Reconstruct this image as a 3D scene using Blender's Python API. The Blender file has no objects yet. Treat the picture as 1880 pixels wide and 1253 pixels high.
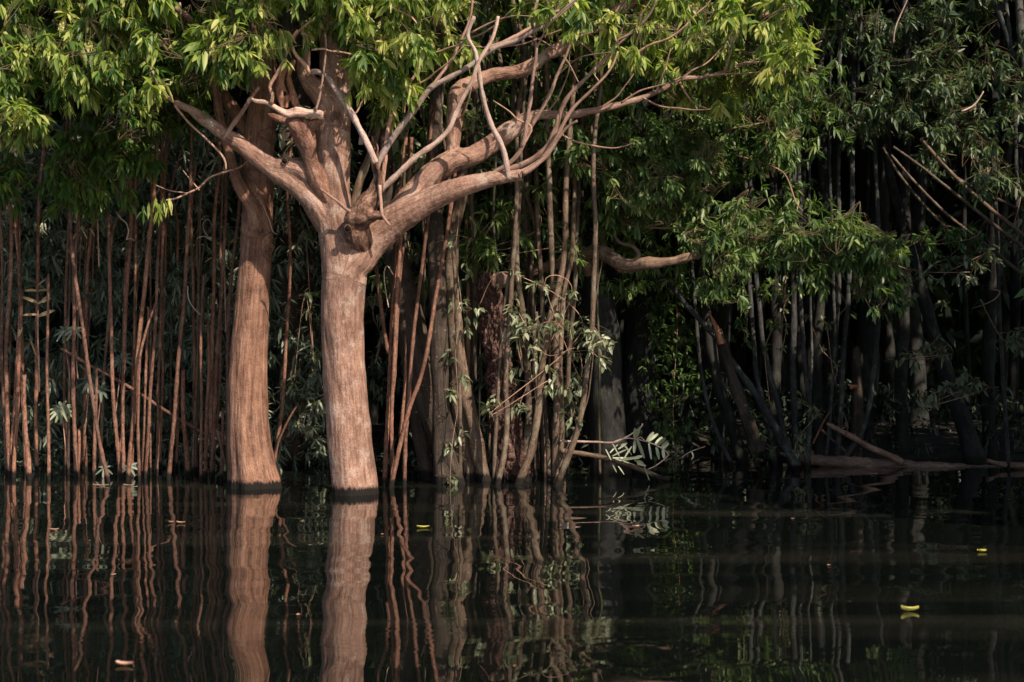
import bpy, math, random
import numpy as np
from mathutils import Vector, Matrix, noise

random.seed(11)
rng = np.random.default_rng(11)
F = 2611.0                      # focal length in photo pixels (50 mm lens)
H = 1.5                         # eye height above the water
SC = bpy.context.scene
COL = SC.collection

def P(px, py, Y):
    return Vector(((px - 940.0) / F * Y, Y, H + (626.5 - py) / F * Y))

def yw(py):                     # distance of a point of the water seen at row py
    return F * H / (py - 626.5)

# ------------------------------------------------------------------ tags
LABELS = {}
def tag(o, label, cat, group=None, kind=None):
    if label: o['label'] = label
    if cat: o['category'] = cat
    if group: o['group'] = group
    if kind: o['kind'] = kind
    if label:
        if label in LABELS and not group: print('DUP LABEL', label)
        LABELS[label] = 1
    return o

def link(name, me, mat=None, parent=None):
    o = bpy.data.objects.new(name, me)
    COL.objects.link(o)
    if mat: me.materials.append(mat)
    if parent: o.parent = parent
    return o

def empty(name, loc, label, cat, group=None):
    o = bpy.data.objects.new(name, None)
    COL.objects.link(o)
    o.location = loc
    o.empty_display_size = .2
    return tag(o, label, cat, group)

def to_local(o, root):
    """child built in world coordinates under an Empty standing at its base"""
    o.parent = root
    o.matrix_parent_inverse = Matrix.Translation(-root.location)
    return o

# ------------------------------------------------------------------ mesh helpers
def np_mesh(name, V, T, quads=None, attrs=None, smooth=True):
    me = bpy.data.meshes.new(name)
    V = np.asarray(V, dtype=np.float32)
    nt = 0 if T is None else len(T)
    nq = 0 if quads is None else len(quads)
    me.vertices.add(len(V)); me.vertices.foreach_set('co', V.ravel())
    me.loops.add(nt * 3 + nq * 4)
    li = []
    if nt: li.append(np.asarray(T, dtype=np.int32).ravel())
    if nq: li.append(np.asarray(quads, dtype=np.int32).ravel())
    me.loops.foreach_set('vertex_index', np.concatenate(li))
    me.polygons.add(nt + nq)
    st = np.concatenate([np.arange(nt) * 3, nt * 3 + np.arange(nq) * 4]).astype(np.int32)
    me.polygons.foreach_set('loop_start', st)
    me.polygons.foreach_set('use_smooth', np.full(nt + nq, smooth))
    me.update(calc_edges=True)
    if attrs:
        for k, (typ, a) in attrs.items():
            at = me.attributes.new(k, typ, 'POINT')
            at.data.foreach_set('value' if typ == 'FLOAT' else 'vector', np.asarray(a, dtype=np.float32).ravel())
    return me

def catmull(pts, rad, step):
    """pts: list of Vector, rad list -> resampled arrays"""
    n = len(pts); out = []; orad = []
    for i in range(n - 1):
        p0 = pts[max(i - 1, 0)]; p1 = pts[i]; p2 = pts[i + 1]; p3 = pts[min(i + 2, n - 1)]
        L = (p2 - p1).length
        k = max(1, int(math.ceil(L / step)))
        for j in range(k):
            t = j / k; t2 = t * t; t3 = t2 * t
            out.append(.5 * ((2 * p1) + (p2 - p0) * t + (2 * p0 - 5 * p1 + 4 * p2 - p3) * t2 + (3 * p1 - p0 - 3 * p2 + p3) * t3))
            orad.append(rad[i] * (1 - t) + rad[i + 1] * t)
    out.append(pts[-1]); orad.append(rad[-1])
    return np.array([tuple(v) for v in out]), np.array(orad)

def frames(C):
    T = np.gradient(C, axis=0); T /= np.linalg.norm(T, axis=1)[:, None] + 1e-9
    up = np.array([0, -1., 0]) if abs(T[0][1]) < .9 else np.array([1., 0, 0])
    n = up - T[0] * up.dot(T[0]); n /= np.linalg.norm(n)
    N = [n]
    for i in range(1, len(C)):
        n = N[-1] - T[i] * N[-1].dot(T[i]); n /= np.linalg.norm(n) + 1e-9
        N.append(n)
    N = np.array(N); B = np.cross(T, N)
    return T, N, B

class Tubes:
    """collects tubes into one mesh, with a 'bark' coordinate running along each"""
    def __init__(s): s.V = []; s.Q = []; s.T = []; s.A = []; s.n = 0; s.sk = []
    def add(s, pts, rad, seg=10, step=.12, wob=0.0, lump=.06, flute=None, jag=0.0, cap=True, off=None):
        C, R = catmull(pts, rad, step)
        m = len(C)
        if wob:
            ph = rng.uniform(0, 9, 4); u = np.linspace(0, 1, m) * (np.linalg.norm(C[-1] - C[0]))
            w = wob * (np.sin(u * 2.1 + ph[0]) + .6 * np.sin(u * 5.3 + ph[1]))
            w2 = wob * (np.sin(u * 2.4 + ph[2]) + .6 * np.sin(u * 4.7 + ph[3]))
            env = np.minimum(1, np.linspace(0, 1, m) * 6)
            C[:, 0] += w * env; C[:, 1] += w2 * env
        T, N, B = frames(C)
        ln = np.concatenate([[0], np.cumsum(np.linalg.norm(np.diff(C, axis=0), axis=1))])
        th = np.linspace(0, 2 * math.pi, seg, endpoint=False)
        ct, st = np.cos(th), np.sin(th)
        ph = rng.uniform(0, 6.28, 6)
        o = rng.uniform(0, 40) if off is None else off
        RR = R[:, None] * np.ones((1, seg))
        if lump:
            u = ln[:, None] / max(R.max(), .01)
            RR *= 1 + lump * (np.sin(2 * th[None] + u * .9 + ph[0]) + .7 * np.sin(3 * th[None] - u * .55 + ph[1]) + .8 * np.sin(u * 1.3 + ph[2]) + .5 * np.sin(5 * th[None] + u * .4 + ph[3]))
        if flute is not None:
            RR *= flute(ln[:, None], th[None])
        X = C[:, None, :] + (N[:, None, :] * ct[None, :, None] + B[:, None, :] * st[None, :, None]) * RR[:, :, None]
        if jag:
            X[-1] += T[-1][None] * rng.uniform(-.2, 1, (seg, 1)) * jag
        A = np.stack([RR * ct[None] + o, RR * st[None] + o * .7, ln[:, None] * np.ones((1, seg)) + o], axis=2)
        V = X.reshape(-1, 3); A = A.reshape(-1, 3)
        i = np.arange(m - 1)[:, None] * seg; j = np.arange(seg)[None]; j2 = (j + 1) % seg
        Q = np.stack([i + j, i + j2, i + seg + j2, i + seg + j], axis=2).reshape(-1, 4) + s.n
        s.V.append(V); s.A.append(A); s.Q.append(Q); s.n += len(V)
        s.sk.append((C, N, B, ln, o))
        if cap:
            for r, c, sgn in ((0, C[0], 0), (m - 1, C[-1] - (T[-1] * R[-1] * .8 if jag else 0), 1)):
                s.V.append(np.array([c])); s.A.append(np.array([[o, o * .7, ln[r] + o]]))
                k = s.n; s.n += 1
                b = k - 1 - 0
                base = (k - (m * seg) if sgn == 0 else k - 1 - m * seg) + r * seg
                for a in range(seg):
                    a2 = (a + 1) % seg
                    s.T.append((base + a2, base + a, k) if sgn == 0 else (base + a, base + a2, k))
        return C
    def mesh(s, name):
        return np_mesh(name, np.concatenate(s.V), np.array(s.T) if s.T else None, np.concatenate(s.Q),
                       {'bark': ('FLOAT_VECTOR', np.concatenate(s.A))})

def remeshed(tb, name, voxel, disp=0.0, shag=0.0):
    """weld the overlapping tubes of a tree into one continuous skin"""
    me = tb.mesh(name + '_tmp')
    ob = bpy.data.objects.new('tmp', me); COL.objects.link(ob)
    md = ob.modifiers.new('r', 'REMESH'); md.mode = 'VOXEL'; md.voxel_size = voxel; md.use_smooth_shade = True
    sm = ob.modifiers.new('s', 'SMOOTH'); sm.factor = .5; sm.iterations = 5
    dg = bpy.context.evaluated_depsgraph_get(); dg.update()
    out = bpy.data.meshes.new_from_object(ob.evaluated_get(dg), preserve_all_data_layers=False, depsgraph=dg)
    bpy.data.objects.remove(ob); bpy.data.meshes.remove(me)
    n = len(out.vertices)
    V = np.empty(n * 3, np.float32); out.vertices.foreach_get('co', V); V = V.reshape(-1, 3)
    Nn = np.empty(n * 3, np.float32); out.vertices.foreach_get('normal', Nn); Nn = Nn.reshape(-1, 3)
    SCn = np.concatenate([a[0] for a in tb.sk]); SN = np.concatenate([a[1] for a in tb.sk]); SB = np.concatenate([a[2] for a in tb.sk])
    SL = np.concatenate([a[3] for a in tb.sk])
    idx = np.empty(n, int)
    for a in range(0, n, 20000):
        d = ((V[a:a + 20000, None, :] - SCn[None]) ** 2).sum(2)
        idx[a:a + 20000] = d.argmin(1)
    D = V - SCn[idx]
    A = np.stack([(D * SN[idx]).sum(1), (D * SB[idx]).sum(1), SL[idx] + (D * np.cross(SN[idx], SB[idx])).sum(1)], 1)
    if disp:
        nv = np.array([noise.noise(Vector((v[0] * 9, v[1] * 9, v[2] * 3.5))) + .6 * noise.noise(Vector((v[0] * 26, v[1] * 26, v[2] * 6))) for v in V.astype(float)])
        V = V + Nn * (nv * disp)[:, None]
        out.vertices.foreach_set('co', V.astype(np.float32).ravel())
    if shag:
        nv = np.array([abs(noise.noise(Vector((v[0] * 26, v[1] * 26, v[2] * 5)))) + .7 * abs(noise.noise(Vector((v[0] * 50 + 3, v[1] * 50, v[2] * 13)))) for v in V.astype(float)])
        V = V + Nn * (nv * shag)[:, None]
        out.vertices.foreach_set('co', V.astype(np.float32).ravel())
    at = out.attributes.new('bark', 'FLOAT_VECTOR', 'POINT'); at.data.foreach_set('vector', A.astype(np.float32).ravel())
    out.polygons.foreach_set('use_smooth', np.full(len(out.polygons), True))
    out.update(); out.name = name
    return out

# ------------------------------------------------------------------ leaves
_lt = np.array([[0, 0, 0], [.3, .5, .0], [.3, 0, 0], [.3, -.5, .0], [.68, .40, 0], [.68, 0, 0], [.68, -.40, 0], [1, 0, 0]], float)
_lf = np.array([[0, 1, 2], [0, 2, 3], [1, 4, 5], [1, 5, 2], [2, 5, 6], [2, 6, 3], [4, 7, 5], [5, 7, 6]])
def norm(a): return a / (np.linalg.norm(a, axis=-1, keepdims=True) + 1e-9)

def leaves_mesh(name, base, d, L, W, tint, droop=.25, fold=.35):
    n = len(base)
    d = norm(d)
    up = np.array([0, 0, 1.]) + rng.normal(0, .45, (n, 3))
    s = norm(np.cross(d, up)); u = np.cross(s, d)
    t = _lt[:, 0][None, :, None]; w = _lt[:, 1][None, :, None]
    dr = (droop * rng.uniform(.2, 1.6, n))[:, None, None]
    tw = rng.normal(0, .25, n)[:, None, None]
    L = L[:, None, None]; W = W[:, None, None]
    V = base[:, None] + d[:, None] * t * L * (1 - .15 * dr * t) + s[:, None] * (w * W + tw * t * t * L * .5) + u[:, None] * (np.abs(w) * W * fold - tw * w * t * W) \
        + np.array([0, 0, -1.])[None, None] * dr * L * t * t
    Fc = (_lf[None] + (np.arange(n) * 8)[:, None, None]).reshape(-1, 3)
    ti = np.repeat(tint, 8)
    return np_mesh(name, V.reshape(-1, 3), Fc, None, {'tint': ('FLOAT', ti)})

def rosette(centres, axes, nl, L, wr=.27, tint=.5, tvar=.25, open_=.9, down=.45):
    """whorls of leaves at twig ends; returns leaf arrays"""
    n = len(centres)
    k = rng.integers(int(nl * .7), int(nl * 1.3) + 1, n)
    rep = np.repeat(np.arange(n), k); m = len(rep)
    c = centres[rep]; a = norm(axes)[rep]
    r = norm(np.cross(a, rng.normal(0, 1, (m, 3))))
    d = norm(a * rng.uniform(.1, .9, (m, 1)) + r * open_ + np.array([0, 0, -1.]) * down * rng.uniform(.3, 1.5, (m, 1)))
    b = c - a * rng.uniform(0, .9, (m, 1)) * np.broadcast_to(np.asarray(L), (n,))[rep][:, None] * .8
    ll = np.broadcast_to(np.asarray(L), (n,))[rep] * rng.uniform(.6, 1.15, m)
    tt = np.broadcast_to(np.asarray(tint), (n,))[rep] + rng.normal(0, tvar, m) * .5 + rng.normal(0, tvar, n)[rep] * .6
    return b, d, ll, ll * wr * rng.uniform(.8, 1.2, m), np.clip(tt, 0, 1)

def merge(parts):
    return [np.concatenate([p[i] for p in parts]) for i in range(5)]

def sprays(anchors, ncl, spread, outdir=None):
    """around each anchor a spray: a few twigs ending in whorls. returns centres, axes, twig list"""
    cs, ax, tw = [], [], []
    for i, a in enumerate(anchors):
        o = Vector(tuple(rng.normal(0, 1, 3))) * .9
        if outdir is not None: o += outdir[i]
        o.normalize()
        root = a - o * spread * 1.1
        k = max(2, int(ncl * rng.uniform(.6, 1.4)))
        for j in range(k):
            dd = (o + Vector(tuple(rng.normal(0, .75, 3))) + Vector((0, 0, -.15))).normalized()
            e = a + dd * spread * rng.uniform(.3, 1.0)
            cs.append(e); ax.append((dd + Vector((0, 0, -.35))).normalized())
            mid = (root + e) / 2 + Vector(tuple(rng.normal(0, .14, 3))) * spread
            tw.append((root, mid, e))
    return np.array([tuple(c) for c in cs]), np.array([tuple(c) for c in ax]), tw

def twig_mesh(name, tw, r0=.0038, r1=.0018):
    """light three-sided twigs"""
    V, Q, A = [], [], []
    th = np.array([0, 2.094, 4.189])
    for (a, m, e) in tw:
        pts = [a, a.lerp(m, .5) + (m - a.lerp(e, .5)) * .3, m, m.lerp(e, .5) + (m - a.lerp(e, .5)) * .3, e]
        d = (e - a).normalized()
        s = d.cross(Vector((.3, .2, 1))).normalized(); u = s.cross(d)
        b = len(V)
        for i, p in enumerate(pts):
            r = r0 + (r1 - r0) * i / 4
            for t in th:
                V.append(tuple(p + s * math.cos(t) * r + u * math.sin(t) * r)); A.append((0, 0, i * .1 + p.x))
        for i in range(4):
            for j in range(3):
                Q.append((b + i * 3 + j, b + i * 3 + (j + 1) % 3, b + i * 3 + 3 + (j + 1) % 3, b + i * 3 + 3 + j))
    return np_mesh(name, np.array(V), None, np.array(Q), {'bark': ('FLOAT_VECTOR', np.array(A))})

# ------------------------------------------------------------------ materials
def newmat(name):
    m = bpy.data.materials.new(name); m.use_nodes = True
    nt = m.node_tree; nt.nodes.clear()
    out = nt.nodes.new('ShaderNodeOutputMaterial'); b = nt.nodes.new('ShaderNodeBsdfPrincipled')
    nt.links.new(b.outputs[0], out.inputs[0])
    return m, nt, b, out
def N(nt, t, **kw):
    n = nt.nodes.new(t)
    for k, v in kw.items():
        if k.startswith('i_'): n.inputs[int(k[2:])].default_value = v
        else: setattr(n, k, v)
    return n
def ramp(nt, fac, stops):
    r = nt.nodes.new('ShaderNodeValToRGB'); e = r.color_ramp.elements
    while len(e) < len(stops): e.new(.5)
    for el, (p, c) in zip(e, stops):
        el.position = p; el.color = (c[0], c[1], c[2], 1)
    nt.links.new(fac, r.inputs[0]); return r.outputs[0]
def mix(nt, fac, a, b, mode='MIX'):
    m = nt.nodes.new('ShaderNodeMix'); m.data_type = 'RGBA'; m.blend_type = mode
    for s, v in ((0, fac), (6, a), (7, b)):
        if hasattr(v, 'links'): nt.links.new(v, m.inputs[s])
        else: m.inputs[s].default_value = v if not isinstance(v, tuple) else (*v[:3], 1)
    return m.outputs[2]
def math_(nt, op, a, b=0, clamp=False):
    m = nt.nodes.new('ShaderNodeMath'); m.operation = op; m.use_clamp = clamp
    for s, v in ((0, a), (1, b)):
        if hasattr(v, 'links'): nt.links.new(v, m.inputs[s])
        else: m.inputs[s].default_value = v
    return m.outputs[0]

def bark_mat(name, c_lo, c_mid, c_hi, furrow=60, stretch=.12, bump=.012, lichen=None, wet=True, rough=.85, lichen_amt=.5, spots=None, strength=.9):
    m, nt, b, out = newmat(name)
    at = N(nt, 'ShaderNodeAttribute', attribute_name='bark')
    mp = N(nt, 'ShaderNodeMapping'); mp.inputs['Scale'].default_value = (1, 1, stretch); nt.links.new(at.outputs['Vector'], mp.inputs[0])
    n1 = N(nt, 'ShaderNodeTexNoise'); n1.inputs['Scale'].default_value = furrow; n1.inputs['Detail'].default_value = 6; n1.inputs['Roughness'].default_value = .65
    nt.links.new(mp.outputs[0], n1.inputs[0])
    n2 = N(nt, 'ShaderNodeTexNoise'); n2.inputs['Scale'].default_value = 5; n2.inputs['Detail'].default_value = 7; n2.inputs['Roughness'].default_value = .7
    nt.links.new(at.outputs['Vector'], n2.inputs[0])
    n3 = N(nt, 'ShaderNodeTexNoise'); n3.inputs['Scale'].default_value = 70; n3.inputs['Detail'].default_value = 3
    nt.links.new(at.outputs['Vector'], n3.inputs[0])
    f = math_(nt, 'ADD', math_(nt, 'MULTIPLY', n1.outputs[0], .6), math_(nt, 'MULTIPLY', n2.outputs[0], .4))
    col = ramp(nt, f, [(.36, c_lo), (.5, c_mid), (.63, c_hi)])
    nb = N(nt, 'ShaderNodeTexNoise'); nb.inputs['Scale'].default_value = 2.2; nb.inputs['Detail'].default_value = 5; nb.inputs['Roughness'].default_value = .6
    nt.links.new(at.outputs['Vector'], nb.inputs[0])
    col = mix(nt, 1.0, col, ramp(nt, nb.outputs[0], [(.34, (.52, .50, .50)), (.52, (1, 1, 1)), (.68, (1.12, 1.1, 1.08))]), 'MULTIPLY')
    oi = N(nt, 'ShaderNodeObjectInfo')
    col = mix(nt, .8, col, ramp(nt, oi.outputs['Random'], [(0, (.62, .66, .70)), (.5, (.95, .95, .95)), (1, (1.25, 1.2, 1.12))]), 'MULTIPLY')
    if lichen:
        lf = math_(nt, 'MULTIPLY', ramp(nt, n2.outputs[0], [(.52, (0, 0, 0)), (.64, (1, 1, 1))]), lichen_amt)
        col = mix(nt, lf, col, lichen)
    if spots:
        vs = N(nt, 'ShaderNodeTexNoise'); vs.inputs['Scale'].default_value = 22; vs.inputs['Detail'].default_value = 2
        nt.links.new(at.outputs['Vector'], vs.inputs[0])
        col = mix(nt, ramp(nt, vs.outputs[0], [(.68, (0, 0, 0)), (.74, (1, 1, 1))]), col, spots)
    fine = ramp(nt, n3.outputs[0], [(.3, (.7, .7, .7)), (.7, (1.15, 1.15, 1.15))])
    col = mix(nt, 1.0, col, fine, 'MULTIPLY')
    if wet:      # ragged black tide stain just above the water
        g = N(nt, 'ShaderNodeNewGeometry'); sx = N(nt, 'ShaderNodeSeparateXYZ'); nt.links.new(g.outputs['Position'], sx.inputs[0])
        z = math_(nt, 'SUBTRACT', sx.outputs[2], math_(nt, 'MULTIPLY', n1.outputs[0], .15))
        col = mix(nt, ramp(nt, math_(nt, 'ADD', math_(nt, 'MULTIPLY', z, 4), .5), [(.44, (1, 1, 1)), (.56, (0, 0, 0))]), col, (.012, .009, .007))
    nt.links.new(col, b.inputs['Base Color'])
    b.inputs['Roughness'].default_value = rough; b.inputs['Specular IOR Level'].default_value = .25
    h = math_(nt, 'ADD', n1.outputs[0], math_(nt, 'ADD', math_(nt, 'MULTIPLY', n3.outputs[0], .35), math_(nt, 'MULTIPLY', n2.outputs[0], .8)))
    bp = N(nt, 'ShaderNodeBump'); bp.inputs['Strength'].default_value = strength; bp.inputs['Distance'].default_value = bump
    nt.links.new(h, bp.inputs['Height']); nt.links.new(bp.outputs[0], b.inputs['Normal'])
    return m

def leaf_mat(name, stops, trans=.3, rough=.42, tcol=(.22, .30, .04)):
    m, nt, b, out = newmat(name)
    at = N(nt, 'ShaderNodeAttribute', attribute_name='tint')
    col = ramp(nt, at.outputs['Fac'], stops)
    nt.links.new(col, b.inputs['Base Color']); b.inputs['Roughness'].default_value = rough
    b.inputs['Specular IOR Level'].default_value = .4
    tr = N(nt, 'ShaderNodeBsdfTranslucent'); nt.links.new(mix(nt, 1.0, col, (1.3, 1.5, .6), 'MULTIPLY'), tr.inputs[0])
    ms = N(nt, 'ShaderNodeMixShader'); ms.inputs[0].default_value = trans
    nt.links.new(b.outputs[0], ms.inputs[1]); nt.links.new(tr.outputs[0], ms.inputs[2]); nt.links.new(ms.outputs[0], out.inputs[0])
    return m

M = {}
M['main'] = bark_mat('bark_pale_rose', (.19, .092, .062), (.41, .228, .160), (.53, .335, .25), furrow=34, stretch=.12, bump=.018, lichen=(.52, .40, .32), lichen_amt=.5)
M['second'] = bark_mat('bark_furrowed', (.12, .055, .033), (.36, .18, .115), (.50, .285, .19), furrow=38, stretch=.05, bump=.03)
M['dead'] = bark_mat('bleached_dead_wood', (.36, .21, .155), (.58, .40, .32), (.72, .56, .48), furrow=60, stretch=.1, bump=.006, wet=False)
M['twig'] = bark_mat('branch_bark', (.26, .14, .10), (.42, .25, .18), (.56, .36, .28), furrow=60, stretch=.15, bump=.004, wet=False)
M['snag'] = bark_mat('broken_red_wood', (.13, .055, .035), (.35, .17, .11), (.48, .28, .20), furrow=34, stretch=.5, bump=.016, wet=False)
M['hollow'] = bark_mat('rotten_hollow', (.004, .003, .002), (.012, .008, .005), (.03, .018, .012), wet=False)  # near-black, stands in for the shade inside knot holes
M['burl'] = bark_mat('dark_burl', (.03, .018, .012), (.17, .09, .06), (.42, .25, .18), furrow=26, stretch=.6, bump=.02, wet=False)
M['fine'] = bark_mat('fine_twigs', (.06, .045, .025), (.13, .10, .055), (.22, .16, .10), wet=False, bump=.001)
M['redstem'] = bark_mat('bark_red_stem', (.08, .034, .022), (.22, .105, .07), (.36, .20, .14), furrow=55, stretch=.5, bump=.004)
M['paleroot'] = bark_mat('bark_peeled_stem', (.20, .09, .06), (.42, .22, .15), (.56, .36, .27), furrow=70, stretch=.06, bump=.006)
M['greystem'] = bark_mat('bark_grey_stem', (.055, .038, .027), (.135, .09, .062), (.22, .16, .115), furrow=50, stretch=.25, bump=.006, lichen=(.22, .20, .14), spots=(.36, .22, .17))
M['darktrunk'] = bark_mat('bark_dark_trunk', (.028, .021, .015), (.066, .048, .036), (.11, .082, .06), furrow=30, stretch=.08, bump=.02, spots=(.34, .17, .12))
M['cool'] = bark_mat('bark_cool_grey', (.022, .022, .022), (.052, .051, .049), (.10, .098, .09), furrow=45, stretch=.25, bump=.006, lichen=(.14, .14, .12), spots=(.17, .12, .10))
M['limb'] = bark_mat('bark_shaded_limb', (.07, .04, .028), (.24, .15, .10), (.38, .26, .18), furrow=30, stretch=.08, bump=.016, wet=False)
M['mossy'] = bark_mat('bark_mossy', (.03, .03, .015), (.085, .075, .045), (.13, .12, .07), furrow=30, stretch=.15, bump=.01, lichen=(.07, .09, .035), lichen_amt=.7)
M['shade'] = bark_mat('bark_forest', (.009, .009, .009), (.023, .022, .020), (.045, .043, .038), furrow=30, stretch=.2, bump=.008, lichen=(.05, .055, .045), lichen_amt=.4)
M['rot'] = bark_mat('rotten_shaggy_bark', (.02, .011, .008), (.13, .062, .045), (.36, .20, .15), furrow=45, stretch=.13, bump=.04, strength=1)
M['log'] = bark_mat('sodden_log', (.11, .062, .042), (.30, .175, .125), (.48, .31, .225), furrow=40, stretch=.2, bump=.02, wet=False, rough=.6)
M['break'] = bark_mat('fresh_orange_break', (.30, .10, .05), (.52, .21, .12), (.70, .36, .25), furrow=50, stretch=.1, bump=.01, wet=False)
M['cut'] = bark_mat('sawn_wood', (.14, .08, .05), (.25, .155, .105), (.35, .23, .16), furrow=30, stretch=1, bump=.006, wet=False)

M['leaf'] = leaf_mat('leaves_yellow_green', [(0, (.03, .075, .018)), (.35, (.09, .165, .035)), (.7, (.29, .35, .075)), (1, (.62, .58, .22))], trans=.45)
M['leafmid'] = leaf_mat('leaves_fresh_green', [(0, (.034, .07, .022)), (.5, (.11, .175, .055)), (.85, (.23, .30, .10)), (1, (.38, .42, .18))], trans=.38)
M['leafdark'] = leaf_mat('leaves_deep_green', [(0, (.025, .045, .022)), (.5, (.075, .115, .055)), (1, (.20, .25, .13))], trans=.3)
M['leafgrey'] = leaf_mat('leaves_grey_green', [(0, (.10, .12, .06)), (.5, (.24, .26, .15)), (1, (.46, .46, .32))], trans=.2, rough=.38)
M['under'] = leaf_mat('leaves_undergrowth', [(0, (.02, .03, .02)), (.6, (.16, .20, .14)), (1, (.42, .42, .30))], trans=.2, rough=.45)
M['dry'] = leaf_mat('leaves_dry_tan', [(0, (.22, .12, .06)), (.5, (.42, .26, .13)), (1, (.60, .44, .26))], trans=.2, rough=.6)
M['frond'] = leaf_mat('leaves_grey_frond', [(0, (.16, .17, .09)), (.5, (.33, .34, .21)), (1, (.55, .55, .40))], trans=.15, rough=.45)
M['floatleaf'] = leaf_mat('leaf_floating_yellow', [(0, (.35, .30, .05)), (1, (.62, .55, .12))], trans=.1)
M['floatpink'] = leaf_mat('leaf_floating_rusty', [(0, (.40, .18, .12)), (1, (.62, .36, .26))], trans=.1)

# ground
m, nt, b, out = newmat('mud'); M['mud'] = m
tc = N(nt, 'ShaderNodeTexCoord'); n = N(nt, 'ShaderNodeTexNoise'); n.inputs['Scale'].default_value = 3; n.inputs['Detail'].default_value = 8; nt.links.new(tc.outputs['Object'], n.inputs[0])
nt.links.new(ramp(nt, n.outputs[0], [(.3, (.008, .006, .004)), (.7, (.035, .026, .018))]), b.inputs[0]); b.inputs['Roughness'].default_value = .9
bp = N(nt, 'ShaderNodeBump'); bp.inputs['Distance'].default_value = .1; nt.links.new(n.outputs[0], bp.inputs['Height']); nt.links.new(bp.outputs[0], b.inputs['Normal'])

# black-water river, slow swell plus finer ripples
m, nt, b, out = newmat('black_water'); M['water'] = m
tc = N(nt, 'ShaderNodeTexCoord')
def wv(sx, sy, sc, det=2, dist=0.0, rot=0.0):
    mp = N(nt, 'ShaderNodeMapping'); mp.inputs['Scale'].default_value = (sx, sy, 1); mp.inputs['Rotation'].default_value = (0, 0, rot); nt.links.new(tc.outputs['Object'], mp.inputs[0])
    n = N(nt, 'ShaderNodeTexNoise'); n.inputs['Scale'].default_value = sc; n.inputs['Detail'].default_value = det; n.inputs['Roughness'].default_value = .45; n.inputs['Distortion'].default_value = dist
    nt.links.new(mp.outputs[0], n.inputs[0]); return n.outputs[0]
w1 = wv(.75, 1.0, .95, 1, .2, .10)       # slow swell: snakes the reflections
w2 = wv(.08, 1.0, 2.4, 1, .1, -.04)      # long low bands across the view
w3 = wv(.55, 1.3, 11, 2, 0, .15)         # fine ripple
patch = wv(.07, .6, 1.6, 2, .5, .04)
pf = ramp(nt, patch, [(.50, (.05, .05, .05)), (.62, (1, 1, 1))])
vd = N(nt, 'ShaderNodeVectorMath', operation='DISTANCE'); nt.links.new(tc.outputs['Object'], vd.inputs[0]); vd.inputs[1].default_value = (.62, 6.77, 0)
ring = ramp(nt, vd.outputs['Value'], [(.19, (0, 0, 0)), (.25, (.12, .12, .12)), (.30, (0, 0, 0)), (.35, (.05, .05, .05)), (.42, (0, 0, 0))])   # a fish has just risen here
w1 = math_(nt, 'ADD', w1, ring)
h = math_(nt, 'ADD', math_(nt, 'ADD', math_(nt, 'MULTIPLY', w1, 1.0), math_(nt, 'MULTIPLY', w2, .06)), math_(nt, 'MULTIPLY', math_(nt, 'MULTIPLY', w3, .030), pf))
bp = N(nt, 'ShaderNodeBump'); bp.inputs['Strength'].default_value = 1; bp.inputs['Distance'].default_value = .021
nt.links.new(h, bp.inputs['Height']); nt.links.new(bp.outputs[0], b.inputs['Normal'])
sheen_bands = wv(.09, 1.0, 1.25, 4, .5, .03)  # bands of reflected light from ripples, painted into the water colour
nt.links.new(mix(nt, ramp(nt, sheen_bands, [(.52, (0, 0, 0)), (.80, (1, 1, 1))]), (.004, .0052, .0042), (.026, .024, .017)), b.inputs['Base Color'])
nt.links.new(math_(nt, 'ADD', math_(nt, 'MULTIPLY', pf, .025), .0), b.inputs['Roughness'])
b.inputs['IOR'].default_value = 1.95

# ------------------------------------------------------------------ the setting
def grid(name, x0, x1, y0, y1, nx, ny, fz, mat):
    X, Y = np.meshgrid(np.linspace(x0, x1, nx), np.linspace(y0, y1, ny))
    V = np.stack([X, Y, np.vectorize(fz)(X, Y)], 2).reshape(-1, 3)
    i = np.arange(ny - 1)[:, None] * nx; j = np.arange(nx - 1)[None]
    Q = np.stack([i + j, i + j + 1, i + nx + j + 1, i + nx + j], 2).reshape(-1, 4)
    return link(name, np_mesh(name, V, None, Q), mat)
def gz(x, y):
    edge = 17.3 + .35 * math.sin(x * .9) + .2 * math.sin(x * 2.3 + 1)
    t = max(0, min(1, (y - edge + .6) / 2.5))
    return max(0, min(9, (y - 32) * .8)) - .7 + .95 * t * t * (3 - 2 * t) + (.10 * noise.noise(Vector((x * .8, y * .8, 0))) if t > 0 else 0)
tag(grid('ground', -70, 70, -60, 80, 281, 281, gz, M['mud']), None, None, kind='structure')
tag(grid('water', -70, 70, -60, 60, 3, 3, lambda x, y: 0.0, M['water']), None, None, kind='structure')

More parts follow.
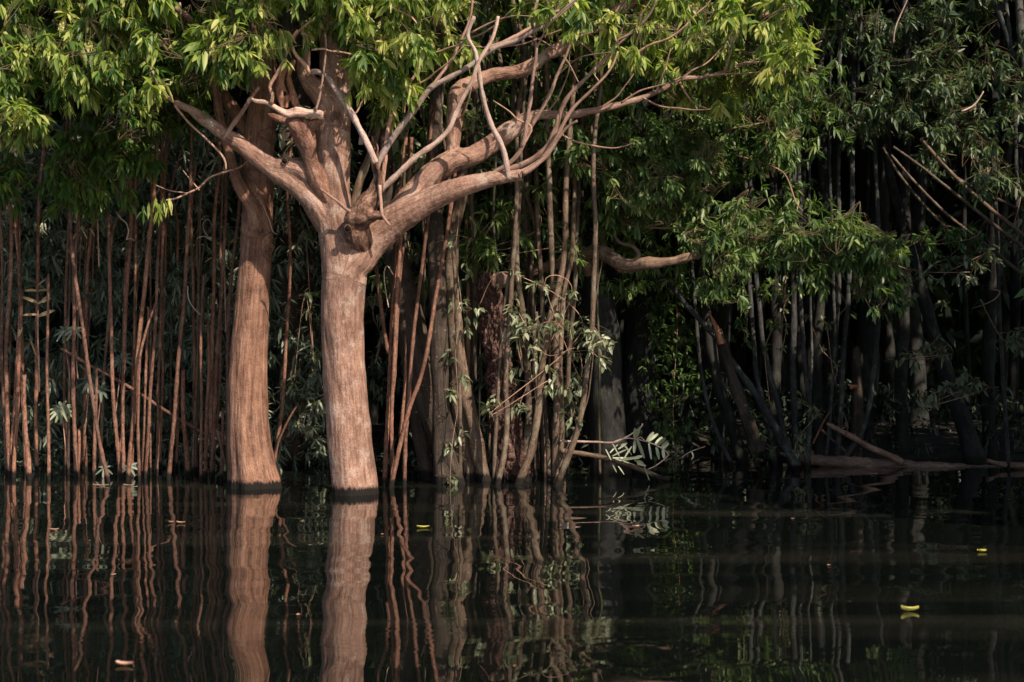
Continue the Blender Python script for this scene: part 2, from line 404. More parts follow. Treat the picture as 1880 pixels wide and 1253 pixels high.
# ------------------------------------------------------------------ generic builders
def stem(name, cat, label, pts, Y, r0, r1, mat, group=None, up=None, wob=.006, seg=8, jag=0.0, Yt=None, lump=.07, foot=True):
    """a slim trunk drawn through photo points from foot (on the water) to tip"""
    n = len(pts)
    pp = []
    for i, (x, y) in enumerate(pts):
        yy = Y if Yt is None else Y + (Yt - Y) * i / (n - 1)
        pp.append(P(x, y, yy))
    if up is not None:           # carry on above the last point with the same lean
        d = (pp[-1] - pp[-2]).normalized(); d = (d + Vector((0, 0, .6))).normalized()
        pp.append(pp[-1] + d * up * .5 + Vector((rng.normal(0, .04), .05, 0))); pp.append(pp[-1] + d * up * .5 + Vector((rng.normal(0, .06), .05, 0)))
    if foot:
        b = pp[0].copy(); d = (pp[0] - pp[1]).normalized(); k = (b.z + .45) / max(.3, -d.z) if d.z < 0 else .4
        pp.insert(0, b + d * min(k, 1.2))
    R = np.linspace(r0, r1, len(pp)) * Y / F
    if foot: R[0] *= 1.15; 
    tb = Tubes(); tb.add(pp, list(R), seg=seg, step=.09, wob=wob, lump=lump, jag=jag)
    o = link(name, tb.mesh(name), mat)
    return tag(o, label, cat, group), pp

def foliage(root, name, arr, mat, droop=.25, fold=.35):
    o = link(name, leaves_mesh(name, *arr, droop=droop, fold=fold), mat)
    return to_local(o, root) if root else o

def branch(root, name, pts, Y, r0, r1, mat, Y2=None, seg=8, wob=.004, lump=.08, jag=0.0, ext=True):
    n = len(pts); Y2 = Y if Y2 is None else Y2
    pp = [P(x, y, Y + (Y2 - Y) * i / (n - 1)) for i, (x, y) in enumerate(pts)]
    R = np.linspace(r0, r1, n) * Y / F
    tb = Tubes(); tb.add(pp, list(R), seg=seg, step=.05, wob=wob, lump=lump, jag=jag)
    o = link(name, tb.mesh(name), mat)
    return to_local(o, root) if root else o

# ================================================================== THE PALE FORKED TREE
YM = 14.0
def W(lst, Y=YM):
    """(px, py, r_px[, dy]) -> points, radii"""
    return [P(a[0], a[1], Y + (a[3] if len(a) > 3 else 0)) for a in lst], [a[2] * (Y + (a[3] if len(a) > 3 else 0)) / F for a in lst]

base = P(650, 905, YM); base.z = 0
main = empty('forked_tree', base, 'large pale rose-barked forked tree in the water with long limbs reaching right', 'tree')
tb = Tubes()
def fl_main(l, t):
    k = np.clip(1.15 - l, 0, 1)
    return 1 + .05 * k * np.cos(3 * t + 1) + .03 * k * np.cos(7 * t + l * 2)
p, r = W([(652, 960, 46), (650, 905, 43), (646, 860, 41.5), (641, 800, 40), (637, 740, 39), (633, 690, 40), (631, 640, 38.5), (629, 590, 39), (630, 540, 40), (633, 500, 41), (628, 460, 40),
          (618, 420, 34), (612, 370, 32), (609, 320, 33), (611, 270, 34), (614, 220, 31), (615, 170, 28), (612, 110, 25), (611, 50, 23), (606, -20, 21), (612, -120, 17), (600, -230, 12)])
tb.add(p, r, seg=40, step=.04, lump=.016, flute=fl_main)
# right limb (lower fork) ending in a sawn stub
p, r = W([(632, 510, 28), (655, 480, 35), (684, 440, 33), (720, 408, 29, -.05), (757, 385, 26, -.1), (800, 362, 22, -.15), (845, 344, 19, -.2), (890, 332, 15, -.22), (925, 326, 12, -.25), (958, 322, 10, -.28)])
tb.add(p, r, seg=22, step=.04, lump=.04)
# upper right limb
p, r = W([(700, 430, 24), (735, 390, 26, .05), (768, 350, 24, .1), (800, 314, 22, .15), (832, 296, 22, .2), (868, 287, 18, .25), (905, 264, 17, .3), (940, 238, 17, .3), (972, 216, 13, .3), (1000, 211, 9, .32), (1045, 212, 8, .35)])
tb.add(p, r, seg=22, step=.04, lump=.05)
# riser from that limb, then the elbow going right
p, r = W([(830, 305, 16, .2), (831, 268, 12, .2), (833, 235, 12.5, .2), (833, 205, 15, .2), (836, 178, 15, .22), (858, 158, 15, .27), (885, 145, 12, .35), (912, 136, 13, .4), (945, 133, 12, .45), (975, 122, 12, .5), (1003, 102, 12, .55), (1030, 88, 12, .6),
          (1062, 66, 13, .65), (1095, 45, 13, .7), (1128, 25, 12, .75), (1190, -20, 10, .8), (1260, -90, 8, .8)])
tb.add(p, r, seg=18, step=.04, lump=.07)
# left limb
p, r = W([(628, 440, 26), (600, 400, 30), (572, 362, 24, -.05), (540, 336, 20, -.08), (505, 312, 19, -.1), (470, 288, 17, -.1), (440, 266, 15, -.1), (410, 245, 13, -.1), (378, 222, 11, -.1), (345, 199, 8, -.1), (320, 190, 6, -.1)])
tb.add(p, r, seg=20, step=.04, lump=.05)
p, r = W([(596, 345, 22), (565, 318, 22, -.1), (532, 306, 17, -.12), (505, 304, 13, -.12), (478, 292, 9, -.08)])
tb.add(p, r, seg=16, step=.04, lump=.04)
# upright limb from the trunk that curls left at the top
p, r = W([(616, 230, 24), (605, 200, 22, -.05), (588, 172, 20, -.1), (568, 150, 16, -.13), (556, 122, 13, -.16), (562, 92, 10, -.2)])
tb.add(p, r, seg=16, step=.04, lump=.06)
o = link('trunk', remeshed(tb, 'trunk', .0105, .009), M['main']); to_local(o, main)

# the dead snag in the left fork: red broken wood, its bleached cap lying across
def snag(name, lists, mat, root, vox=.007, disp=.006):
    t = Tubes()
    for l in lists:
        p, r = W(l); t.add(p, r, seg=14, step=.025, lump=.10)
    o = link(name, remeshed(t, name, vox, disp), mat); return to_local(o, root)
snag('dead_stub', [[(612, 395, 20, .04), (600, 360, 21, -.06), (582, 325, 18, -.17), (572, 300, 14, -.22), (566, 275, 14, -.26), (556, 250, 17, -.28), (549, 232, 21, -.3), (540, 222, 20, -.3), (528, 216, 9, -.3)],
                   [(558, 240, 14, -.28), (574, 228, 11, -.3), (588, 218, 8, -.34)],
                   [(549, 236, 12, -.28), (528, 225, 8, -.28), (508, 217, 6, -.28), (492, 211, 3, -.26)],
                   [(573, 290, 8, -.24), (577, 262, 5, -.26), (573, 240, 4, -.28)]], M['snag'], main)
snag('bleached_branch', [[(594, 213, 6.5, -.44), (582, 209, 8, -.44), (565, 208, 8, -.42), (545, 206, 9, -.42), (528, 210, 8, -.42), (512, 202, 5.5, -.42), (498, 193, 5, -.42), (488, 188, 4, -.42), (470, 186, 3.4, -.44), (458, 181, 3, -.46), (455, 190, 2.6, -.48)]], M['dead'], main, .005, .003)
snag('dead_stub', [[(522, 200, 7, -.3), (520, 180, 10, -.3), (515, 160, 9, -.3), (516, 140, 8, -.3), (522, 122, 6, -.3)],
                   [(548, 206, 6, -.28), (541, 188, 7, -.26), (536, 168, 6, -.24), (530, 140, 5, -.24), (540, 110, 4, -.24)]], M['snag'], main)
# the hollow broken stub on the right fork
snag('hollow_stub', [[(668, 450, 22, -.06), (656, 422, 24, -.22), (655, 404, 25, -.28), (668, 386, 22, -.3), (681, 366, 17, -.3), (688, 348, 9, -.3), (692, 325, 6, -.3), (686, 300, 5, -.3), (688, 275, 3, -.3), (683, 250, 1.6, -.3)],
                     [(648, 408, 17, -.3), (668, 402, 16, -.34), (688, 396, 11, -.36), (704, 398, 6, -.36)], [(650, 470, 20, .02), (655, 440, 20, -.12), (652, 418, 18, -.25)],
                     [(682, 372, 8, -.34), (696, 350, 5, -.36), (697, 322, 4.5, -.36), (692, 300, 3, -.36), (694, 272, 2.5, -.36), (690, 262, 1.5, -.36)],
                     [(676, 388, 9, -.36), (684, 400, 6, -.36), (690, 396, 4, -.34)]], M['burl'], main, .006, .012)
tk = Tubes()
for (x, y, rr, dy) in ((639, 420, 6.5, -.40), (522, 172, 4.5, -.35), (957, 322, 8.0, -.30), (523, 296, 6, -.225)):     # knot collars
    c = P(x, y, YM + dy)
    dr = Vector((-.25, -1, -.1)) if x != 957 else Vector((.9, -.45, 0))
    dr.normalize(); q = rr * YM / F
    s1 = dr.cross(Vector((0, 0, 1))).normalized(); s2 = s1.cross(dr)
    pts = [c + (s1 * math.cos(a) + s2 * math.sin(a)) * q * rng.uniform(.88, 1.06) for a in np.linspace(0, 6.283, 11)]
    t1 = Tubes(); t1.add(pts, [q * v_ for v_ in rng.uniform(.07, .17, 11)], seg=7, step=.02, lump=.12, cap=False)
    to_local(link('knot', t1.mesh('knot'), M['main'] if x in (957, 521) else M['burl']), main)
    hb = Tubes(); hb.add([c - dr * .03, c + dr * .006], [q * .95, q * .9], seg=10, step=.05, lump=0)  # solid dark disc: the knot hole's inner shade put into its colour
    to_local(link('knot_hollow', hb.mesh('knot_hollow'), M['hollow']), main)

tw_ = M['twig']
BR = [  # px path, depth, r0, r1, end depth
    ([(690, 310), (700, 288), (728, 244), (760, 205), (790, 163), (825, 143), (862, 122), (905, 90), (945, 76), (975, 60), (1010, 40), (1050, 5), (1080, -30)], 13.75, 6.5, 3.0, 13.4),
    ([(790, 163), (806, 142), (828, 112), (845, 75), (858, 45), (866, 5), (860, -40)], 13.65, 3.6, 1.8, 13.6),
    ([(700, 350), (706, 300), (713, 240), (728, 195), (748, 160), (775, 120), (790, 95)], 13.85, 4.8, 2.0, 13.6),
    ([(724, 196), (718, 160), (712, 130), (700, 108)], 13.8, 3.6, 1.8, 13.7),
    ([(697, 350), (715, 335), (742, 308), (768, 285), (800, 262), (824, 238), (838, 205), (855, 172), (868, 148), (882, 110), (905, 70), (915, 30)], 13.7, 6, 3, 13.3),
    ([(934, 330), (929, 300), (922, 268), (905, 235), (893, 200), (885, 165), (880, 135), (872, 95), (858, 65), (870, 30)], 13.72, 5.6, 3.4, 13.35),
    ([(870, 335), (905, 318), (935, 300), (958, 272), (965, 235), (972, 190), (978, 140), (985, 90), (978, 40), (988, 0)], 13.9, 5, 2.4, 13.5),
    ([(960, 255), (985, 215), (1008, 175), (1022, 140), (1038, 105), (1052, 70), (1075, 30)], 13.9, 4.2, 1.8, 13.6),
    ([(875, 338), (920, 318), (965, 300), (1000, 275), (1018, 240), (1028, 205), (1045, 175), (1075, 145), (1105, 115), (1132, 85)], 14.1, 7, 2.4, 13.8),
    ([(880, 342), (930, 328), (985, 300), (1015, 265), (1030, 235), (1052, 200), (1088, 165), (1120, 130), (1135, 95)], 13.95, 5.5, 1.6, 13.6),
    ([(960, 320), (985, 303), (1005, 284), (1022, 258), (1040, 235), (1060, 222)], 13.75, 4.5, 2.2, 13.6),
    ([(1000, 211), (1045, 212), (1072, 206), (1100, 202), (1140, 192), (1180, 180), (1215, 165), (1248, 146), (1290, 142), (1330, 132), (1365, 118), (1395, 108)], 14.32, 7.5, 2.6, 14.5),
    ([(1248, 152), (1262, 175), (1275, 190), (1300, 200)], 14.4, 2.2, 1.0, 14.3),
    ([(690, 300), (678, 272), (664, 245), (652, 222), (640, 200), (626, 184), (612, 160), (598, 140), (582, 132), (570, 134)], 13.55, 6, 5, 13.5),
    ([(570, 136), (560, 118), (545, 102), (535, 78), (548, 55)], 13.5, 4.5, 2, 13.4),
    ([(566, 130), (566, 95), (562, 65), (552, 62)], 13.5, 3.2, 2, 13.4),
    ([(497, 192), (500, 175), (494, 160), (508, 135), (520, 110), (530, 90), (545, 62), (575, 35)], 13.55, 4, 2, 13.4),
    ([(572, 92), (592, 90), (605, 94), (625, 96), (645, 100)], 13.4, 2, 1.4, 13.4),
    ([(580, 203), (588, 170), (594, 130), (598, 90), (596, 60)], 13.5, 2.4, 1.5, 13.4),
    ([(588, 347), (600, 357), (618, 370), (634, 384), (648, 392)], 13.55, 1.6, 3.8, 13.65),
    ([(697, 340), (700, 375), (702, 395), (716, 415)], 13.6, 3.4, 2.6, 13.6),
    ([(690, 70), (712, 70), (738, 80), (760, 95), (778, 103)], 13.4, 1.8, 1.0, 13.4),
    ([(715, 12), (735, 22), (755, 32), (765, 45)], 13.4, 2.2, 1.4, 13.3),
    ([(890, 90), (915, 82), (950, 65), (1000, 35), (1050, 5)], 13.9, 4.5, 3, 13.8),
    ([(1155, 110), (1190, 85), (1230, 70), (1262, 45)], 14.2, 2.5, 1.5, 14.0),
    ([(1395, 32), (1420, 20), (1450, 2), (1480, -20)], 14.2, 3.2, 2.6, 14.2),
    ([(1120, 80), (1160, 60), (1190, 30), (1205, 0)], 13.8, 3, 2, 13.6),
    ([(958, 270), (975, 240), (970, 228), (950, 220), (935, 205), (905, 185)], 13.75, 2.6, 1.0, 13.7),
    ([(1020, 240), (1050, 258), (1090, 268), (1130, 272), (1165, 262)], 14.2, 2.0, 1.0, 14.3),
    ([(1060, 75), (1085, 95), (1095, 115), (1090, 135), (1100, 150)], 13.9, 1.6, 1.0, 13.8),
    ([(640, 215), (655, 205), (668, 180), (690, 165)], 13.6, 2.2, 1.2, 13.6),
    ([(410, 255), (430, 225), (448, 200), (462, 178), (475, 160)], 13.85, 5, 3, 13.7),
    ([(330, 195), (300, 170), (280, 130), (262, 100)], 13.9, 4, 2, 13.8),
    ([(320, 193), (345, 225), (380, 258), (410, 290), (415, 312)], 13.85, 2.2, 1.8, 13.9),
    ([(865, 160), (852, 205), (836, 222)], 13.8, 1.8, 1.2, 14.0),
]
for pts, Y, a, b, Y2 in BR:
    branch(main, 'branch', pts, Y, a, b, tw_ if a < 5.5 else M['dead'] if Y < 13.8 and pts[0][0] > 600 else tw_, Y2)

_q = random.Random(21)
for (x0, y0, Y) in [(905, 90, 13.6), (960, 65, 13.7), (985, 90, 13.6), (1052, 70, 13.8), (1080, 140, 13.9), (1132, 85, 13.9), (1180, 180, 14.3), (1250, 146, 14.3), (1300, 140, 14.4), (1330, 132, 14.4), (1128, 25, 14.5), (1062, 66, 14.4),
                    (1205, 168, 14.3), (1100, 200, 14.3), (1022, 140, 13.8), (866, 60, 13.5), (845, 75, 13.6), (780, 100, 13.6), (1140, 190, 14.2), (1230, 70, 14.1), (1365, 118, 14.4), (1395, 108, 14.4), (748, 160, 13.7), (1000, 212, 14.2)]:
    a = _q.uniform(-.2, 1.25); pts = [(x0, y0)]; x, y = x0, y0
    for k in range(4):
        a += _q.uniform(-.35, .35); st_ = _q.uniform(22, 42); x += st_ * math.cos(a); y -= st_ * math.sin(a); pts.append((x, y))
    branch(main, 'branch', pts, Y, 2.0, .8, M['twig'], Y - _q.uniform(0, .5), seg=6)

# ------------------------------------------------------------------ crown regions, as the lower edge of the leaf mass in the photograph
def edge(tab):
    xs = [a for a, b in tab]; ys = [b for a, b in tab]
    return lambda x: float(np.interp(x, xs, ys))
def fill(nn, x0, x1, top, bot, Y0, Y1, clump=None, power=1.0):
    """anchors of leaf sprays between two edges; clump noise leaves gaps"""
    out = []
    tries = 0
    while len(out) < nn and tries < nn * 30:
        tries += 1
        x = rng.uniform(x0, x1); t, b = top(x), bot(x)
        if b <= t: continue
        y = b - (b - t) * rng.uniform(0, 1) ** power
        Y = rng.uniform(Y0, Y1)
        if clump and noise.noise(Vector((x / clump, y / clump, Y * .5))) < .06: continue
        out.append(P(x, y, Y))
    return out
const = lambda v: (lambda x: v)

# ---- main crown
e1 = edge([(400, 90), (450, 80), (500, 70), (560, 60), (600, 80), (640, 120), (690, 185), (730, 200), (755, 130), (800, 110), (850, 70), (900, 30), (1000, 20), (1060, 50), (1120, 90), (1180, 130), (1240, 160), (1300, 190), (1360, 180), (1420, 130), (1470, 110)])
A = fill(225, 400, 1470, const(-130), e1, 13.2, 14.6, 75)
A += fill(75, 1060, 1460, const(-10), e1, 13.6, 14.8, None)
A += fill(45, 400, 840, const(-60), e1, 13.1, 13.8, None)
A += [P(x, y, Y) for x, y, Y in [(470, 110, 13.4), (455, 70, 13.4), (500, 60, 13.3), (525, 85, 13.35), (440, 120, 13.5), (690, 200, 13.8), (720, 205, 14.0), (665, 150, 13.6), (650, 120, 13.5), (800, 85, 13.3), (820, 60, 13.3), (780, 110, 13.5), (700, 110, 13.4),
                                 (1240, 235, 14.3), (1270, 250, 14.4), (1330, 210, 14.4), (1440, 90, 14.2), (1460, 60, 14.2), (1455, 120, 14.3), (1390, 150, 14.3), (1215, 100, 14.0), (1100, 150, 14.3), (1140, 170, 14.4)]]
A = [P(940 + a.x * F / a.y, 626.5 - (a.z - H) * F / a.y, a.y + 1.0) if 760 < 940 + a.x * F / a.y < 1430 and a.y < 14.5 and rng.uniform() < .85 else a for a in A]
cs, ax, tw = sprays(A, 6, .28)
arr1 = rosette(cs, ax, 10, rng.uniform(.105, .175, len(cs)), wr=.29, tint=.60, tvar=.32, down=.85)
# the part of the crown above the frame
A2 = fill(80, 250, 850, edge([(300, -900), (900, -700)]), const(-120), 12.6, 15.2) + fill(14, 900, 1450, const(-330), const(-120), 13.6, 14.8)
c2, a2, t2 = sprays(A2, 6, .42)
arr2 = rosette(c2, a2, 10, .22, wr=.34, tint=.5, tvar=.25)
foliage(main, 'crown', merge([arr1, arr2]), M['leaf'])
to_local(link('twigs', twig_mesh('twigs', tw + t2), M['fine']), main)

# ================================================================== THE FURROWED TREE ON THE LEFT
YS = 14.62
sb = P(470, 893, YS); sb.z = 0
sec = empty('furrowed_tree', sb, 'second large tree left of the pale forked one, furrowed brown trunk flaring at the waterline', 'tree')
tb = Tubes()
def fl_sec(l, t):
    k = np.clip((1.25 - l) / 1.1, 0, 1) ** 1.3
    return 1 + .10 * k * np.cos(5 * t + .6 + l * .5) + .05 * k * np.cos(9 * t + 2 - l) + .018 * np.cos(6 * t + l * .3) + .010 * np.cos(13 * t - l * .4)
p, r = W([(470, 950, 54), (469, 893, 50), (464, 860, 44), (459, 820, 40), (456, 770, 37), (456, 700, 35), (458, 640, 33), (462, 580, 31), (466, 520, 30), (470, 470, 29.5), (472, 430, 29), (473, 390, 28), (474, 340, 27), (475, 290, 27), (478, 240, 27), (482, 190, 25), (486, 120, 22), (480, 40, 20), (470, -50, 17), (455, -170, 12)], YS)
tb.add(p, r, seg=48, step=.04, lump=.012, flute=fl_sec)
p, r = W([(474, 430, 18), (470, 400, 16, -.1), (463, 375, 14, -.14), (448, 354, 11.5, -.18), (434, 328, 10.5, -.2), (426, 300, 9.5, -.2), (418, 270, 9, -.2), (410, 240, 9, -.2), (402, 205, 8, -.2), (395, 165, 7, -.2), (380, 110, 5, -.2), (350, 50, 4, -.3), (310, -10, 3, -.3)], YS)
tb.add(p, r, seg=16, step=.04, lump=.05)
p, r = W([(482, 250, 18), (462, 245, 15, .1), (445, 225, 13, .15), (425, 195, 13, .2), (405, 170, 12, .25), (370, 150, 9, .3), (320, 130, 6, .4)], YS)
tb.add(p, r, seg=14, step=.04, lump=.05)
p, r = W([(494, 250, 8), (500, 455, 4)], YS)
tb.add([P(496, 455, YS), P(502, 452, YS - .02)], [.06, .03], seg=10)
to_local(link('trunk', remeshed(tb, 'trunk', .0105, .007), M['second']), sec)
for pts, Y, a, b, Y2 in [
    ([(428, 312), (408, 318), (385, 327), (366, 345), (345, 355), (325, 364), (305, 368)], 14.3, 2.2, 1.4, 14.0),
    ([(366, 350), (345, 325), (335, 312)], 14.1, 1.3, .8, 14.1),
    ([(428, 312), (445, 305), (462, 288)], 14.3, 2, 1.3, 14.3),
    ([(345, 355), (310, 350), (285, 340)], 14.05, 1.2, .7, 14.0),
    ([(300, -20), (315, 10), (345, 30), (362, 50), (378, 72), (390, 92), (402, 120), (410, 142), (420, 160)], 14.1, 4.2, 5, 14.3),
    ([(260, 30), (280, 55), (298, 80), (308, 95), (325, 110)], 14.0, 2.6, 3.2, 14.2),
    ([(125, -15), (150, 2), (190, 20), (222, 21), (245, 28), (262, 40)], 13.8, 2.2, 3, 14.0),
    ([(105, 56), (140, 54), (165, 45), (180, 32), (192, 22)], 13.8, 1.5, 2, 13.9),
    ([(120, 100), (140, 80), (160, 55)], 13.8, 1, 1.5, 13.8),
    ([(255, 78), (300, 72), (340, 78), (350, 95)], 14.1, 2, 2, 14.2),
    ([(463, 353), (478, 368), (492, 400), (500, 425), (507, 430)], 14.25, 1.0, .8, 14.2),
    ([(130, 90), (160, 88), (195, 88)], 14.0, 1.6, 1.2, 14.0),
    ([(330, 5), (335, 50), (348, 70), (370, 85)], 14.0, 2.2, 1.6, 14.1)]:
    branch(sec, 'branch', pts, Y, a, b, tw_, Y2)
e2 = edge([(-60, 220), (0, 215), (30, 250), (60, 200), (110, 165), (150, 150), (200, 150), (250, 160), (300, 190), (350, 150), (400, 120), (440, 90)])
A = fill(190, -70, 430, const(-140), e2, 13.2, 14.4, 100) + fill(60, -60, 300, const(-60), e2, 13.2, 13.8, None)
A += [P(x, y, Y) for x, y, Y in [(40, 240, 13.6), (30, 215, 13.6), (15, 250, 13.6), (55, 225, 13.6), (230, 225, 13.9), (245, 205, 14), (225, 190, 14), (100, 120, 13.5), (60, 80, 13.4), (350, 100, 13.8), (280, 160, 14.0), (300, 140, 14.0)]]
cs, ax, tw = sprays(A, 6, .30)
arr1 = rosette(cs, ax, 11, rng.uniform(.105, .175, len(cs)), wr=.29, tint=.52, tvar=.32, down=.9)
A1 = [P(x, y, 14.0) for x, y in [(285, 378), (300, 375), (272, 385), (310, 380), (290, 390), (262, 392)]]
arrc = rosette(np.array([tuple(v) for v in A1]), np.tile([0, -.2, -1.], (6, 1)), 10, .13, wr=.2, tint=.72, tvar=.15, open_=.7, down=1.6)
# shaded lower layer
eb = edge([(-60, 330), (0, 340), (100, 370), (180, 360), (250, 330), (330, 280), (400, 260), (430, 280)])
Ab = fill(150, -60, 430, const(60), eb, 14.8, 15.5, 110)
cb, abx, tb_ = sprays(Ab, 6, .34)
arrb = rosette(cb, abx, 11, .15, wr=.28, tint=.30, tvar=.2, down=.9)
A2 = fill(115, -700, 420, const(-900), const(-160), 13.4, 16.4)
c2, a2, t2 = sprays(A2, 6, .42)
arr2 = rosette(c2, a2, 10, .22, wr=.34, tint=.4, tvar=.25)
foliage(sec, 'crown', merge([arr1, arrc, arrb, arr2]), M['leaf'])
to_local(link('twigs', twig_mesh('twigs', tw + t2 + tb_), M['fine']), sec)

# ================================================================== SLENDER STEMS, LEFT
GL = 'slender red-brown stems standing in the water on the left'
def sapling(label, pts, Y, r0, r1, mat='redstem', up=None, jag=0.0, group=GL, **k):
    return stem('slender_stem', 'stem', label, pts, Y, r0, r1, M[mat], group, up=up, jag=jag, **k)
LS = [
 ('leftmost slender stem rising straight from the waterline at the photo edge', [(12, 868), (7, 780), (4, 640), (5, 480)], 15.9, 4, 3, 1.6, 0),
 ('second slender stem from the left edge, thick and leaning slightly left at its foot', [(18, 866), (14, 790), (13, 640), (19, 500), (20, 405)], 15.7, 4.8, 3.6, 1.5, 0),
 ('third slender stem from the left edge, broken off short above a bulging foot', [(26, 865), (33, 740), (37, 640), (38, 535)], 15.6, 5, 3.4, None, .05),
 ('short thick broken stub with a pale flaking top, left of the dry tan palm leaves', [(54, 872), (49, 800), (46, 740), (45, 692)], 15.4, 6.2, 4.0, None, .06),
 ('dim slender stem behind the dry tan palm leaves, leaning right', [(68, 862), (66, 740), (68, 560), (72, 400)], 16.3, 4.5, 3.4, 1.2, 0),
 ('slender stem with a snapped top just right of the dry tan palm leaves', [(90, 872), (89, 760), (87, 620), (88, 508)], 15.4, 4.2, 2.8, None, .05),
 ('thin dim stem just left of the pair of small fan leaves', [(121, 860), (119, 700), (121, 560), (124, 430)], 16.4, 3.6, 2.8, 1.4, 0),
 ('slender stem with a thick red foot standing behind the long leaning stem', [(139, 868), (136, 760), (136, 600), (137, 480)], 15.6, 5, 3.2, 1.6, 0),
 ('short red stub close beside the thick-footed slender stem', [(144, 860), (145, 820), (144, 792)], 15.65, 3.4, 2.6, None, .03),
 ('long slender stem leaning left that crosses two others before the dark gap', [(200, 886), (181, 800), (161, 660), (141, 540), (131, 450), (127, 380), (124, 250)], 15.1, 4.6, 3.2, 1.0, 0),
 ('short stem ending halfway up just right of the long leaning stem', [(172, 862), (174, 790), (177, 730), (178, 682)], 15.7, 4.4, 3.0, None, .04),
 ('straight slender stem alone at the left of the dark gap', [(220, 866), (211, 760), (204, 600), (200, 480), (197, 370), (196, 260)], 15.5, 4.4, 3.2, .8, 0),
 ('slender stem with a loose tangle of pale vine near its middle height', [(226, 866), (226, 780), (230, 600), (235, 480), (240, 400), (238, 270)], 15.7, 3.8, 4.6, .8, 0),
 ('smooth slender stem leaning right whose top passes behind the bright hanging leaves', [(236, 868), (243, 800), (251, 700), (260, 580), (270, 470), (278, 400), (290, 260), (300, 200)], 15.3, 5, 4.0, .6, 0),
 ('thin straight stem with its foot forward in the water under the bright hanging leaves', [(254, 880), (253, 800), (254, 730), (257, 660)], 15.2, 3.6, 2.6, .6, 0),
 ('short broken stem with a pale snapped top between two tall leaning ones', [(264, 866), (266, 760), (269, 640), (271, 566)], 15.6, 3.4, 2.6, None, .03),
 ('tall thin stem leaning right, first of two close together under the bright leaves', [(268, 868), (275, 760), (284, 600), (291, 450), (296, 380), (302, 200)], 15.55, 3.8, 3.0, .8, 0),
 ('tall thin stem leaning right, second of two close together under the bright leaves', [(288, 864), (291, 760), (295, 600), (297, 470), (300, 380), (312, 210)], 15.8, 3.6, 3.2, .8, 0),
 ('tallest smooth stem between the bright leaves and the furrowed tree, leaning right', [(311, 864), (318, 770), (328, 660), (340, 540), (346, 420), (349, 330), (352, 210)], 15.4, 4.6, 3.6, .8, 0),
 ('short thick flaky stub at the waterline right of the tall smooth stem', [(344, 866), (340, 800), (337, 740), (337, 684)], 15.7, 5.6, 4.6, None, .05),
 ('dim thin stem behind the flaky stub', [(360, 860), (358, 740), (356, 600), (354, 520)], 16.2, 4, 3, 1.4, 0),
 ('slender stem snapped at half height with a straw-coloured sprout beside it', [(368, 880), (369, 780), (370, 640), (374, 508)], 15.2, 3.8, 2.8, None, .04),
 ('rough slender stem second in the cluster beside the furrowed trunk', [(377, 870), (379, 780), (382, 680), (382, 590)], 15.6, 4.6, 3.0, None, .04),
 ('dim straight stem in the middle of the cluster beside the furrowed trunk', [(391, 862), (388, 760), (390, 600), (394, 410)], 16.0, 4.2, 3.8, 1.4, 0),
 ('long curved stem leaning right in the cluster beside the furrowed trunk', [(388, 866), (393, 760), (401, 640), (408, 520), (413, 410)], 15.6, 4.4, 3.4, 1.4, 0),
 ('short lit stump hard against the left side of the furrowed trunk', [(406, 864), (407, 810), (409, 756)], 15.3, 4.6, 3.6, None, .05),
 ('dark upright pole almost touching the furrowed trunk on its left', [(420, 870), (417, 780), (418, 660), (424, 520)], 15.3, 4.6, 3.4, 1.4, 0),
 ('faint stem behind the short thick broken stub near the left edge', [(44, 860), (42, 700), (38, 560), (30, 400)], 16.2, 3.4, 2.6, 1.4, 0),
 ('faint stem between the two leaning stems left of the dark gap', [(158, 864), (156, 760), (158, 620)], 16.3, 4.4, 3.6, 1.8, 0),
 ('thin dark stem behind the tangle of pale vine', [(243, 864), (246, 700), (247, 540), (250, 380)], 16.2, 3.0, 2.4, 1.4, 0),
 ('curved reddish stem in the dark gap between the two big trunks', [(507, 830), (517, 765), (525, 650), (530, 540), (532, 440)], 15.6, 4.2, 3.0, 1.2, 0),
 ('thin stick slanting across the foot of the dark gap between the two big trunks', [(512, 812), (528, 775), (543, 746)], 15.5, 3, 2.2, None, .03),
]
for lab, pts, Y, r0, r1, up, jag in LS:
    sapling(lab, pts, Y, r0 * .88, r1 * .82, up=up, jag=jag, lump=.10)
def loose(name, cat, label, pts, Y, r0, r1, mat, Y2=None, group=None, jag=.0, wob=.004, seg=8):
    o = branch(None, name, pts, Y, r0, r1, mat, Y2, jag=jag, wob=wob, seg=seg)
    return tag(o, label, cat, group)
loose('leaning_pole', 'branch', 'thin dead pole slanting down to the right behind the left stems', [(112, 640), (160, 668), (205, 692), (255, 722), (300, 752), (350, 782), (395, 806), (425, 820)], 15.9, 2.6, 3.6, M['redstem'], 15.7)
loose('broken_stick', 'branch', 'short stick leaning into the water left of the furrowed trunk', [(398, 788), (408, 830), (420, 872), (424, 888)], 14.8, 3.2, 1.8, M['redstem'])
loose('looped_twig', 'twig', 'pale looped vine hanging in front of the tall smooth stem', [(345, 525), (346, 545), (352, 560), (362, 572), (370, 579)], 15.3, 1.1, 1.0, M['dead'])
loose('looped_twig', 'twig', 'crooked grey twig forming a ring above the cluster by the furrowed trunk', [(362, 438), (375, 434), (388, 442), (376, 428), (372, 412), (382, 402), (390, 418)], 15.6, 1.0, .9, M['dead'])
loose('looped_twig', 'twig', 'pale crooked vine tangled on a stem left of the bright hanging leaves', [(213, 388), (222, 402), (232, 410), (236, 428), (232, 440), (240, 438), (246, 442)], 15.5, 1.6, 1.2, M['dead'])
loose('dead_twig', 'twig', 'pale bare twig forking upward below the shaded canopy at upper left', [(165, 318), (180, 292), (195, 262), (208, 236)], 15.6, 1.3, .9, M['dead'])
